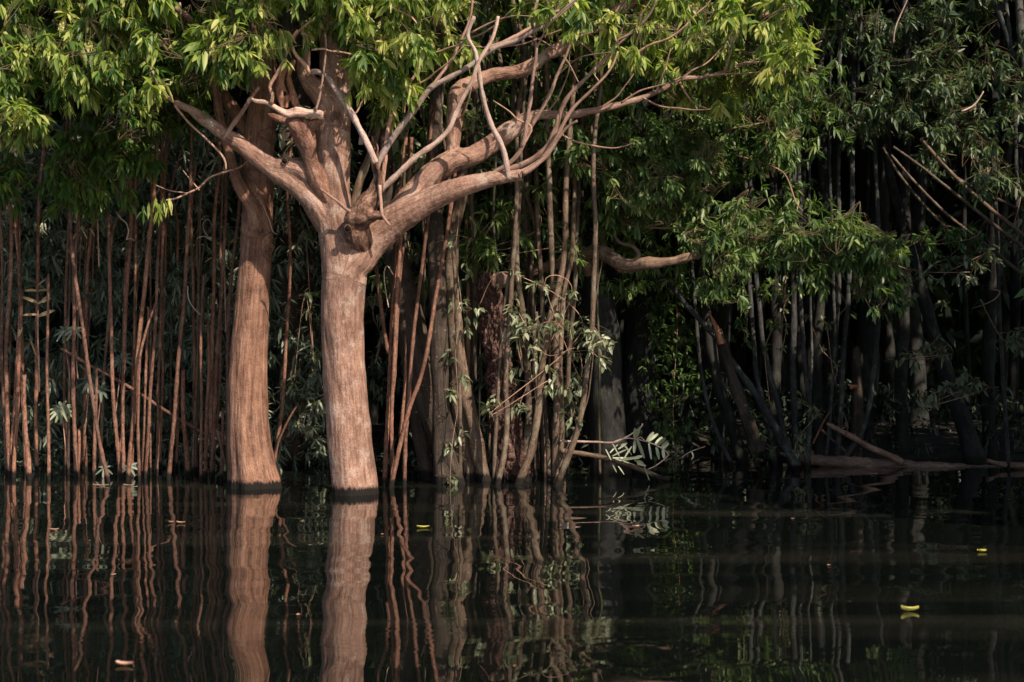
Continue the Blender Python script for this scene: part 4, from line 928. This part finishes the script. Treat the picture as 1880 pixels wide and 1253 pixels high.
branch(bt, 'broken_top', [(1324, 632), (1318, 612), (1312, 596), (1304, 580)], 16.28, 7.5, 1.6, M['break'], 16.3, jag=.05)
b = P(1570, 850, 17.2); b.z = 0
bt = empty('rotten_snag', b, 'rotten snag with one orange scar, deep in the shade on the right', 'stump')
branch(bt, 'trunk', [(1572, 858), (1572, 800), (1574, 740), (1573, 690), (1572, 642)], 17.3, 13, 8, M['darktrunk'], jag=.06)
branch(bt, 'scar', [(1560, 711), (1568, 710), (1576, 709)], 17.12, 3.5, 3.5, M['break'])
for lab, pts, Y, a, b_ in [
    ('leafy_a', [(1640, 270), (1690, 305), (1740, 345), (1790, 385), (1840, 425), (1900, 470)], 15.9, 3, 5),
    ('leafy_b', [(1636, 285), (1680, 335), (1740, 395), (1800, 440), (1860, 490), (1900, 530)], 16.3, 3, 4.5),
    ('leafy_c', [(1690, 255), (1730, 300), (1775, 345), (1820, 385), (1870, 425), (1900, 450)], 16.1, 4, 6),
    ('leafy_d', [(1745, 320), (1790, 345), (1840, 370), (1900, 400)], 16.5, 3.5, 4.5),
    ('leafy_e', [(1620, 270), (1650, 320), (1700, 380), (1750, 430)], 16.8, 3, 4)]:
    L5 = {'leafy_a': 'brightest of the poles slanting down to the right edge', 'leafy_b': 'lowest of the poles slanting down to the right edge', 'leafy_c': 'thickest of the poles slanting down to the right edge', 'leafy_d': 'uppermost short pole slanting down to the right edge', 'leafy_e': 'dim pole slanting right that ends in the dark below the others'}
    loose('leaning_pole', 'branch', L5[lab], pts, Y, a * .75, b_ * .7, M['greystem'])
tr = tree('shaded_tree', 'very dark trunk leaning right in the black hollow on the right', [[(1800, 880, 22), (1770, 780, 17), (1735, 680, 14), (1705, 580, 12), (1680, 490, 11), (1655, 400, 10), (1630, 300, 8), (1620, 160, 7), (1616, 0, 6)]], 17.6, M['shade'], vox=.02)
for lab, pts, Y, a, b_, mt in [
    ('grey trunk with lit flank descending from the top edge into right leaves', [(1715, 200), (1706, 120), (1698, 60), (1690, -10), (1684, -120)], 16.8, 7, 6, 'cool'),
    ('thinner grey trunk left of the lit one at the upper right', [(1670, 180), (1668, 110), (1664, 50), (1660, -20), (1655, -120)], 16.9, 6, 5, 'cool'),
    ('trunk slanting left near the top right corner', [(1862, 110), (1848, 60), (1830, 10), (1812, -50)], 16.4, 6, 5, 'cool'),
    ('pale trunk cut by the right edge at the top corner', [(1890, 300), (1882, 120), (1872, 20), (1866, -60)], 16.3, 8, 7, 'cool'),
    ('slim trunk running down the far right behind leaves', [(1868, 500), (1866, 380), (1864, 240), (1862, 120)], 17.0, 4, 4, 'cool'),
    ('dark trunk descending at the top right of the crown', [(1560, 300), (1558, 150), (1556, 50), (1550, -60)], 17.4, 9, 8, 'shade'),
    ('thin wavy trunk at the top between crown and dark leaves', [(1575, 160), (1578, 80), (1580, 20), (1582, -50)], 17.0, 3, 2.6, 'cool'),
    ('faint trunk behind the leaves above the slanting poles', [(1690, 330), (1692, 200), (1694, 240), (1692, 160)], 17.2, 3, 3, 'shade')]:
    if lab.startswith('faint trunk behind'): pts = [(1692, 400), (1692, 300), (1694, 240), (1692, 160)]
    sapling(lab, pts, Y, a, b_, mat=mt, up=1.2, group='trunks coming down among the leaves at upper right', foot=False)
# log
lg = empty('fallen_log', P(1640, 856, 17.0), 'long sodden log lying at the waterline on the right', 'log')
t = Tubes(); p, r = W([(1432, 833, 3), (1450, 837, 7), (1490, 844, 10), (1540, 849, 12), (1600, 853, 12), (1660, 857, 12), (1720, 860, 11), (1790, 863, 10), (1860, 866, 8)], 17.0)
t.add(p, r, seg=18, step=.05, lump=.08)
to_local(link('trunk', remeshed(t, 'trunk', .014, .015), M['log']), lg)
branch(lg, 'branch', [(1656, 850), (1630, 836), (1595, 820), (1560, 800), (1535, 787), (1518, 778)], 16.9, 6.5, 4, M['log'], 17.0)
loose('broken_stick', 'branch', 'thin stick crossing the slanting branch above the log', [(1492, 815), (1500, 800), (1512, 775), (1524, 755)], 16.8, 2, 1.6, M['redstem'])
loose('broken_stick', 'branch', 'dark stick slanting behind the branch on the log', [(1508, 790), (1535, 815), (1560, 835)], 17.2, 2.6, 2.6, M['greystem'])
loose('fallen_log', 'log', 'dark log end poking in at the right edge above the water', [(1812, 846), (1835, 852), (1870, 855), (1910, 858)], 16.6, 4, 7, M['log'])
loose('dead_twig', 'twig', 'short curved twig sticking up beside the crossed sticks on the right', [(1552, 800), (1556, 785), (1552, 770), (1548, 757)], 16.8, 1.2, .8, M['limb'])
loose('dead_twig', 'twig', 'bare zigzag twig hanging at the right under the leaf fringe', [(1532, 515), (1542, 535), (1554, 560), (1548, 570), (1540, 580)], 16.0, 1.2, .9, M['limb'])
loose('dead_twig', 'twig', 'bare hooked twig hanging in the dark at far right', [(1825, 470), (1826, 510), (1820, 530), (1836, 535), (1826, 550), (1800, 562), (1784, 566)], 15.9, 1.6, 1, M['limb'])
loose('dead_twig', 'twig', 'long thin twig running down to the right edge in the dark', [(1800, 550), (1820, 590), (1840, 622), (1862, 636), (1885, 645)], 15.9, 1.3, 1, M['limb'])
loose('dead_twig', 'twig', 'bare twig crossing the black hollow toward the leaf fringe', [(1640, 466), (1670, 452), (1695, 436), (1712, 418)], 16.0, 1.4, 1, M['limb'])
loose('dead_twig', 'twig', 'pale forked twig lying flat at the waterline right of the palm frond', [(1250, 842), (1268, 830), (1295, 820)], 15.8, 1.2, .9, M['dead'])
loose('dead_twig', 'twig', 'hooked pale twig among the upper right leaves', [(1765, 205), (1785, 196), (1798, 182), (1806, 168)], 15.9, 1.8, 1.2, M['dead'])
loose('dead_twig', 'twig', 'thin curving twig hanging at the top right of the crown', [(1640, 80), (1645, 50), (1655, 25), (1665, 0), (1670, -30)], 15.9, 1.4, 1.2, M['dead'])

# hanging leafy things on the right
HB = [
 ('leafy_branch', 'hanging branch of green leaves at the right below the slanting poles', [(1720, 430), (1740, 415), (1760, 430), (1700, 450), (1780, 440), (1800, 425), (1745, 470), (1770, 470), (1720, 480)], 15.8, 8, .11, 'leafmid', .35, .2),
 ('leafy_branch', 'grey twiggy branch of pale leaves left of the hooked hanging twig', [(1790, 480), (1810, 465), (1760, 490), (1740, 500), (1780, 500), (1700, 500), (1650, 490), (1660, 520)], 15.7, 7, .10, 'leafgrey', .35, .2),
 ('leafy_branch', 'dim branch of broad leaves in the middle of the black hollow', [(1700, 630), (1720, 640), (1740, 635), (1690, 660), (1750, 650), (1660, 660)], 15.9, 6, .11, 'leafgrey', .1, .15),
 ('leafy_branch', 'low grey-leaved branch near the bottom of the black hollow', [(1700, 730), (1715, 722), (1740, 715), (1775, 690), (1790, 700), (1810, 715), (1690, 750), (1770, 715)], 15.8, 6, .12, 'leafgrey', .15, .13),
 ('leafy_branch', 'few leaves entering from the right edge above the lone pole', [(1870, 610), (1882, 620), (1860, 625), (1875, 640)], 15.8, 6, .12, 'leafgrey', .2, .12),
 ('leafy_branch', 'single leaf whorl hanging in the dark right of the leaf fringe', [(1730, 555), (1738, 565)], 15.9, 5, .10, 'leafgrey', .2, .08),
 ('leafy_branch', 'dark leaves at the right edge beneath the slanting poles', [(1850, 440), (1870, 400), (1860, 420), (1875, 350), (1850, 330)], 16.2, 7, .12, 'leafgrey', .1, .2),
 ('hanging_vine', 'leafy vine climbing the first upright grey pole of the right thicket', [(1362, 530), (1366, 560), (1358, 590), (1366, 610), (1370, 630), (1372, 570)], 16.6, 5, .085, 'leafmid', .3, .07),
 ('hanging_vine', 'thin hanging vine with leaf pairs right of the first grey poles', [(1432, 530), (1445, 545), (1438, 570), (1444, 600), (1434, 640), (1443, 510)], 16.5, 3, .08, 'leafgrey', .4, .06),
 ('hanging_vine', 'small leafy vine with yellow-green tips left of the pale-grey pole', [(1412, 590), (1420, 600), (1430, 588), (1405, 640), (1412, 740), (1400, 760), (1420, 790)], 16.5, 4, .09, 'leafmid', .55, .06),
 ('hanging_vine', 'leafy vine low around the feet of the close pole pair', [(1470, 740), (1490, 750), (1500, 760), (1476, 790), (1466, 800), (1460, 830), (1480, 820)], 16.5, 4, .08, 'leafgrey', .25, .08),
 ('hanging_vine', 'sparse vine leaves beside the foot of the long leaning pole', [(1380, 760), (1386, 790), (1392, 820), (1378, 830), (1400, 800), (1376, 805), (1420, 830)], 16.5, 4, .08, 'leafgrey', .1, .08),
 ('hanging_vine', 'vine with scattered leaves on the wide dark pole', [(1510, 590), (1518, 600), (1530, 690), (1536, 672), (1508, 640), (1484, 580)], 16.6, 3, .08, 'leafgrey', .25, .06)]
for nm, lab, pts, Y, nl, L, mt, ti_, sp in HB:
    leaf_tufts(nm, 'branch' if nm == 'leafy_branch' else 'vine', lab, pts, Y, nl, L, M[mt], ti_, spread=sp, ncl=5, wr=.34)
leaf_tufts('leafy_bush', 'bush', 'dense small-leaved bush in the shadow left of the long leaning pole', [(x, y) for x, y in zip(rng.uniform(1190, 1290, 85), rng.uniform(500, 830, 85))], 17.6, 8, .085, M['leafmid'], .4, spread=.3, ncl=4, wr=.36, vine=[(1240, 850), (1236, 740), (1244, 620), (1238, 500)])

# upper right leafy trees (dim)
for i, (lab, x0, x1, t_, b_, n, Y) in enumerate([
    ('dim leafy tree filling the top right, nearest the bright crown', 1440, 1620, const(-60), edge([(1440, 200), (1500, 190), (1560, 240), (1620, 260)]), 90, 17.4),
    ('dim leafy tree in the middle of the upper right, above the slanting poles', 1560, 1760, const(-80), edge([(1560, 230), (1620, 300), (1700, 300), (1760, 330)]), 120, 17.0),
    ('dim leafy tree at the far upper right corner', 1720, 1920, const(-80), edge([(1720, 250), (1780, 330), (1850, 390), (1920, 330)]), 120, 16.8)]):
    xm = (x0 + x1) / 2
    tr = tree('dim_leafy_tree', lab, [[(xm, 880, 14), (xm - 6, 700, 12), (xm + 4, 480, 11), (xm, 300, 10), (xm + 8, 120, 9), (xm, -100, 7)]], Y + 1.2, M['shade'], vox=.02)
    A = fill(n, x0, x1, t_, b_, Y - .9, Y + .7, 50)
    A2 = fill(16, x0, x1, const(-400), const(-60), Y, Y + 1.8)
    c2, a2, t2_ = sprays(A2, 6, .5)
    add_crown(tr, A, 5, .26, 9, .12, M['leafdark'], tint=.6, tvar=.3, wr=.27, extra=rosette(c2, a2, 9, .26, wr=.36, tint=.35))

# ================================================================== LEFT UNDERGROWTH
def fan(root, x, y, Y, R, n, mat, a0=0, a1=6.28, tilt=(0, -.8, .6)):
    c = P(x, y, Y); nz = Vector(tilt).normalized(); s = nz.cross(Vector((0, 0, 1))).normalized(); u = s.cross(nz)
    ss = []
    for k in range(n):
        a = a0 + (a1 - a0) * (k + .5) / n + rng.normal(0, .05); L = R * rng.uniform(.85, 1.1)
        d = s * math.cos(a) + u * math.sin(a)
        ss.append(strip(c + d * L * .06, c + d * L, R * .12, R * .25, nz))
    strips_mesh('leaflets', ss, list(rng.uniform(.2, .9, n)), mat, root)
def fan_plant(label, x, y, Y, R, n, mat, foot=(0, 60), **k):
    b = P(x + foot[0], y + foot[1], Y); root = empty('fan_palm', b, label, 'plant')
    fan(root, x, y, Y, R, n, mat, **k)
    branch(root, 'stem', [(x + foot[0], y + foot[1]), (x + foot[0] * .5, y + foot[1] * .5 + 3), (x, y)], Y, 1.2, .8, M['twig'])
fan_plant('bright fan leaf near the water between left stems, largest of the fans', 113, 752, 15.75, .15, 13, M['leafgrey'], (12, 110))
fan_plant('small fan leaf left of its twin between the left stems', 118, 608, 16.0, .13, 9, M['under'], (10, 90))
fan_plant('small fan leaf right of its twin between the left stems', 137, 606, 15.9, .12, 9, M['leafgrey'], (6, 90))
fan_plant('fan leaf low at the waterline under the dark gap stems', 238, 858, 15.6, .12, 7, M['under'], (6, 20))
fan_plant('flat fan leaf at the waterline beside the long leaning stem foot', 192, 860, 15.6, .10, 6, M['under'], (-4, 24))
fan_plant('dim fan leaf beside the stem with the vine tangle', 222, 660, 16.0, .15, 10, M['under'], (-10, 100))
fan_plant('dim fan leaf right of the brightest one', 185, 715, 16.0, .14, 9, M['under'], (-10, 100))
fan_plant('dim fan leaf high between the leaning stem and the dark gap', 165, 700, 16.2, .16, 9, M['under'], (-10, 100))
def dry_palm(label, x, y, Y, items):
    b = P(x, y + 160, Y); root = empty('dry_palm', b, label, 'plant')
    branch(root, 'stem', [(x + 2, y + 150), (x, y + 60), (x, y)], Y, 1.6, 1.2, M['twig'])
    ss = [strip(P(a, b_, Y), P(c, d, Y - .05), w * Y / F, .02, Vector((0, -1, .5))) for a, b_, c, d, w in items]
    for one in ss: strips_mesh('leaflet', [one], [rng.uniform(.2, .9)], M['dry'], root)
dry_palm('dry tan palm leaves among the far left stems', 70, 570, 15.6, [(68, 578, 42, 576, 2.6), (68, 582, 100, 567, 4), (68, 556, 42, 543, 3.2), (69, 558, 92, 546, 3), (67, 534, 46, 531, 2.5), (70, 534, 92, 530, 2.6), (70, 524, 84, 510, 2), (74, 556, 88, 540, 2), (40, 600, 34, 615, 3.2), (55, 622, 66, 650, 1.6)])
dry_palm('dry tan palm blades high in the cluster beside the furrowed trunk', 412, 460, 16.0, [(392, 476, 418, 478, 2), (422, 482, 436, 470, 2), (424, 446, 438, 432, 2.4), (398, 448, 410, 447, 2), (405, 420, 420, 408, 2), (376, 482, 390, 470, 1.4)])
dry_palm('withered tan leaf tuft hanging in the shade at upper left', 180, 340, 15.9, [(185, 328, 160, 345, 1.5), (188, 330, 200, 352, 1.4), (184, 330, 172, 352, 1.4), (190, 326, 212, 336, 1.4), (186, 326, 168, 312, 1.4), (150, 335, 175, 330, 1.3), (188, 331, 192, 360, 1.2)])
dry_palm('small withered leaf tuft on a stem above the leaning stem', 140, 420, 15.9, [(142, 425, 132, 440, 1.6), (150, 420, 160, 436, 1.4), (165, 420, 174, 430, 1.4), (145, 424, 152, 412, 1.4), (140, 430, 128, 450, 1.2)])

def mass(name, n, box, L, mat, tint, wr=.25, cond=None, ax=(0, 0, -.2), open_=1.0, nl=9, down=.35, droop=.25):
    (x0, x1), (y0, y1), (z0, z1) = box
    c = np.stack([rng.uniform(x0, x1, n * 3), rng.uniform(y0, y1, n * 3), rng.uniform(z0, z1, n * 3)], 1)
    if cond is not None: c = c[[i for i in range(len(c)) if cond(*c[i])]]
    c = c[:n]
    a = rng.normal(0, .6, (len(c), 3)) + np.array(ax)
    arr = rosette(c, a, nl, L, wr=wr, tint=tint, open_=open_, down=down)
    o = link(name, leaves_mesh(name, *arr, droop=droop), mat)
    return tag(o, None, None, kind='stuff')
nz_ = lambda s, th, off=0: (lambda x, y, z: noise.noise(Vector((x * s + off, y * s, z * s))) > th)
tag(mass('undergrowth', 3600, ((-7, -2.0), (16.3, 18.2), (.0, 4.2)), .17, M['under'], .5, wr=.17, cond=nz_(1.5, -.12), nl=9, open_=1.2), 'dark tangled narrow-leaved undergrowth behind the left stems', 'undergrowth')
tag(mass('undergrowth', 700, ((-2.6, 1.2), (17.4, 18.4), (-.05, 2.6)), .15, M['under'], .4, wr=.2, cond=nz_(1.6, .05, 5), nl=8), 'dark undergrowth behind the two big trunks and the thicket', 'undergrowth')
tag(mass('undergrowth', 1800, ((-1.6, 3.8), (15.9, 17.6), (2.0, 4.9)), .13, M['leafmid'], .5, wr=.25, cond=nz_(1.2, -.12, 9), nl=9), 'mesh of small dim leaves behind the right limbs of the pale tree', 'foliage')
tag(mass('undergrowth', 900, ((1.2, 7.8), (17.5, 20.2), (.05, .9)), .12, M['under'], .1, wr=.3, cond=nz_(1.3, -.05, 3), nl=7), 'low sparse leaves on the shaded bank at the right', 'undergrowth')
# far wood, closing the view
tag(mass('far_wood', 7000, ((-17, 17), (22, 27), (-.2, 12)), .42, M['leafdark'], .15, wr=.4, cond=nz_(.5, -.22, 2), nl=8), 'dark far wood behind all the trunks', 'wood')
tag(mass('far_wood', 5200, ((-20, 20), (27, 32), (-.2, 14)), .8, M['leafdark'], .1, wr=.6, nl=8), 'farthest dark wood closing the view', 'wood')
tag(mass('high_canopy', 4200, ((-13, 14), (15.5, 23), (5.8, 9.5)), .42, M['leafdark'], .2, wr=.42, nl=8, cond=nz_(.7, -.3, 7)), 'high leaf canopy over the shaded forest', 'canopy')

# ================================================================== DEEP FOREST TRUNKS (shared label: nothing tells them apart)
def one_trunk(seed, h, r):
    q = random.Random(seed); t = Tubes()
    pts = [Vector((0, 0, -.6))]; x = y = 0; lean = q.uniform(-.10, .10)
    for i in range(1, 8):
        x += lean * h / 7 + q.uniform(-.06, .06); y += q.uniform(-.08, .08); pts.append(Vector((x, y, -.6 + h * i / 7)))
    t.add(pts, [r * (1.25 if i == 0 else 1 - .07 * i) for i in range(8)], seg=10, step=.2, lump=.06)
    return t.mesh('trunk'), pts[-1]
protos = []
for k in range(5):
    me, tip = one_trunk(k, 8.5, [.05, .08, .11, .045, .15][k])
    an = [tip + Vector((rng.normal(0, .7), rng.normal(0, .7), rng.uniform(-2.0, .6))) for _ in range(8)]
    c, a, _t = sprays(an, 6, .6)
    arr = rosette(c, a, 9, .3, wr=.38, tint=.25)
    cm = leaves_mesh('crown', *arr)
    root = bpy.data.objects.new('forest_tree', None); COL.objects.link(root)
    tag(root, 'dark slender tree deep in the shaded forest behind the stems', 'tree', 'dark trees deep in the forest')
    link('trunk', me, M['shade'], root); link('crown', cm, M['leafdark'], root)
    protos.append(root)
q = random.Random(5)
spots = []
for i in range(95):
    for _ in range(20):
        Y = q.uniform(18.6, 24.5); px = q.uniform(-150, 2030)
        x = (px - 940) / F * Y
        if 1640 < px < 1880 and Y < 20.5: continue
        if all((x - a) ** 2 + (Y - b_) ** 2 > .16 for a, b_ in spots): break
    spots.append((x, Y))
for i, (x, Y) in enumerate(spots):
    src = protos[i % 5]
    if i < 5: o = src
    else:
        o = src.copy(); COL.objects.link(o)
        for ch in src.children[:]:
            c = ch.copy(); COL.objects.link(c); c.parent = o
    o.location = (x, Y, 0); o.rotation_euler = (0, 0, q.uniform(0, 6.28)); s = q.uniform(.85, 1.15); o.scale = (s, s, s)

# ================================================================== UNSEEN TREES OUTSIDE THE FRAME (those on the right added to shade that side)
for i, (x, y, h, w, n) in enumerate([(7.2, 12.6, 5.8, 1.5, 60), (9.5, 11.0, 8.0, 2.0, 80), (8.4, 14.6, 5.6, 1.4, 60), (11.5, 13.5, 7.0, 2.0, 80), (11.0, 8.5, 8.5, 2.0, 80), (10.5, 16.5, 8.5, 1.8, 60), (-9.5, 16.5, 8.0, 1.6, 40), (6.3, 12.0, 5.0, 1.0, 60), (6.4, 9.8, 7.8, .8, 60), (5.9, 13.2, 4.6, .8, 50), (7.4, 13.6, 5.2, 1.1, 60), (9.7, 13.0, 8.0, 1.3, 60)]):
    labs = ['bushy riverside tree nearest the right edge of the view, just outside it', 'tall riverside tree behind the nearest one, off to the right', 'riverside tree leaning over the water where the right bank begins', 'broad riverside tree farthest back on the right', 'big riverside tree on the right nearer the boat', 'tall riverside tree deep on the right bank', 'bushy riverside tree off to the left of the view', 'low rounded riverside tree close beside the right edge of the view', 'slim riverside tree standing nearest the boat on the right', 'short leafy riverside tree at the very edge of the right bank', 'squat riverside tree behind the short one on the right bank', 'round-crowned riverside tree among the others on the right bank']
    root = empty('riverside_tree', Vector((x, y, 0)), labs[i], 'tree')
    t = Tubes(); t.add([Vector((0, 0, -.8)) + root.location, root.location + Vector((.1, 0, h * .3)), root.location + Vector((-.1, .1, h * .65)), root.location + Vector((0, 0, h))], [.26, .2, .14, .05], seg=14, step=.15)
    for k in range(5):
        a = k * 1.26 + i; z = h * (.35 + .1 * k)
        t.add([root.location + Vector((0, 0, z)), root.location + Vector((math.cos(a) * w * .5, math.sin(a) * w * .5, z + .5)), root.location + Vector((math.cos(a) * w, math.sin(a) * w, z + .8))], [.08, .05, .02], seg=8, step=.15)
    to_local(link('trunk', t.mesh('trunk'), M['greystem']), root)
    an = []
    while len(an) < n:
        v = Vector((rng.uniform(-1, 1), rng.uniform(-1, 1), rng.uniform(-1, 1)))
        if v.length < 1: an.append(root.location + Vector((v.x * w * 1.25, v.y * w * 1.25, h * .62 + v.z * h * .42)))
    c, a, t_ = sprays(an, 7, .5)
    foliage(root, 'crown', rosette(c, a, 10, .26, wr=.4, tint=.4), M['leafmid'])

# ================================================================== FLOATING LEAVES
def float_leaf(label, px, py, L, W_, rot, mat, up=.012):
    Y = yw(py); c = P(px, py, Y); c.z = .002
    V = []; Q = []; n = 8
    d = Vector((math.cos(rot), math.sin(rot), 0)); s = Vector((-math.sin(rot), math.cos(rot), 0))
    for i in range(n):
        t = i / (n - 1); w = W_ * math.sin(math.pi * (.04 + .92 * t)) ** .8
        cc = d * L * (t - .5)
        for k in (-1, -.5, 0, .5, 1): V.append(tuple(cc + s * w * k + Vector((0, 0, .003 + up * abs(k) ** 1.5 * (1 - .3 * t) + up * .6 * (2 * t - 1) ** 2))))
    for i in range(n - 1):
        for j in range(4): Q.append((i * 5 + j, i * 5 + j + 1, i * 5 + j + 6, i * 5 + j + 5))
    me = np_mesh('leaf', np.array(V), None, np.array(Q), {'tint': ('FLOAT', rng.uniform(.3, 1, len(V)))})
    o = link('floating_leaf', me, mat); o.location = c; tag(o, label, 'leaf')
float_leaf('curled yellow leaf floating on the dark water at lower right', 1671, 1123, .10, .017, .1, M['floatleaf'], .02)
float_leaf('yellow-green leaf floating just right of the pale tree reflection', 777, 970, .10, .035, .2, M['floatleaf'])
float_leaf('rusty pink leaf floating at the bottom left', 228, 1223, .08, .022, -.1, M['floatpink'])
float_leaf('small pale leaf floating by the left stem reflections', 332, 962, .07, .02, .1, M['floatpink'])
float_leaf('tiny pale leaf floating left of the small pale one', 314, 961, .04, .015, .3, M['floatpink'])
float_leaf('pale scrap floating below the palm frond reflection', 1168, 969, .06, .03, .4, M['floatpink'])
float_leaf('small green leaf floating at the right', 1803, 1014, .07, .04, .2, M['floatleaf'])
float_leaf('tiny white scrap on the water near the log', 1605, 872, .07, .03, 0, M['floatpink'])
float_leaf('pale sliver floating in front of the left stems', 185, 893, .16, .012, .0, M['floatpink'])
float_leaf('second pale sliver floating nearer the furrowed tree stems', 236, 893, .10, .012, .05, M['floatpink'])
float_leaf('brown speck of leaf left of the furrowed tree reflection', 100, 975, .07, .02, .4, M['floatpink'])

_q = random.Random(9); _src = None
for k in range(10):
    Y = 6.4 + 8.5 * _q.random() ** .8; x = _q.uniform(-.36, .36) * Y
    if _src is None:
        float_leaf('tiny pale leaf scrap drifting on the dark water', 940, 1000, .028, .010, .5, M['floatpink'], .003)
        _src = COL.objects[-1]; _src['group'] = 'tiny leaf scraps on the water'; o = _src
    else:
        o = _src.copy(); COL.objects.link(o)
    o.location = (x, Y, .002); o.rotation_euler.z = _q.uniform(0, 6.28); o.scale = (_q.uniform(.5, 1.3),) * 3

# ================================================================== LIGHT, SKY, CAMERA
EL, AZ = math.radians(41), math.radians(38)     # sun behind the camera, to its right
sd = Vector((math.sin(AZ) * math.cos(EL), -math.cos(AZ) * math.cos(EL), math.sin(EL)))
w = bpy.data.worlds.new('World'); SC.world = w; w.use_nodes = True
nt = w.node_tree; bg = nt.nodes['Background']; sk = nt.nodes.new('ShaderNodeTexSky'); sk.sky_type = 'NISHITA'; sk.sun_disc = False
sk.sun_elevation = EL; sk.sun_rotation = math.atan2(sd.x, sd.y)
nt.links.new(sk.outputs[0], bg.inputs[0]); bg.inputs[1].default_value = .105
sl = bpy.data.lights.new('sun', 'SUN'); sl.energy = 5.0; sl.angle = math.radians(.6); sl.color = (1, .88, .74)
so = bpy.data.objects.new('sun', sl); COL.objects.link(so); so.rotation_euler = sd.to_track_quat('Z', 'Y').to_euler(); so.location = sd * 30
cam = bpy.data.cameras.new('camera'); cam.lens = 50; cam.sensor_width = 36; cam.clip_end = 500; cam.clip_start = .1
cam.dof.use_dof = True; cam.dof.focus_distance = 14.0; cam.dof.aperture_fstop = 2.4
co = bpy.data.objects.new('camera', cam); COL.objects.link(co); co.location = (0, 0, H); co.rotation_euler = (math.pi / 2, 0, 0)
SC.camera = co
SC.view_settings.view_transform = 'Standard'; SC.view_settings.look = 'None'; SC.view_settings.exposure = .45; SC.view_settings.gamma = 1
SC.cycles.max_bounces = 6; SC.cycles.diffuse_bounces = 3; SC.cycles.glossy_bounces = 3; SC.cycles.transmission_bounces = 4
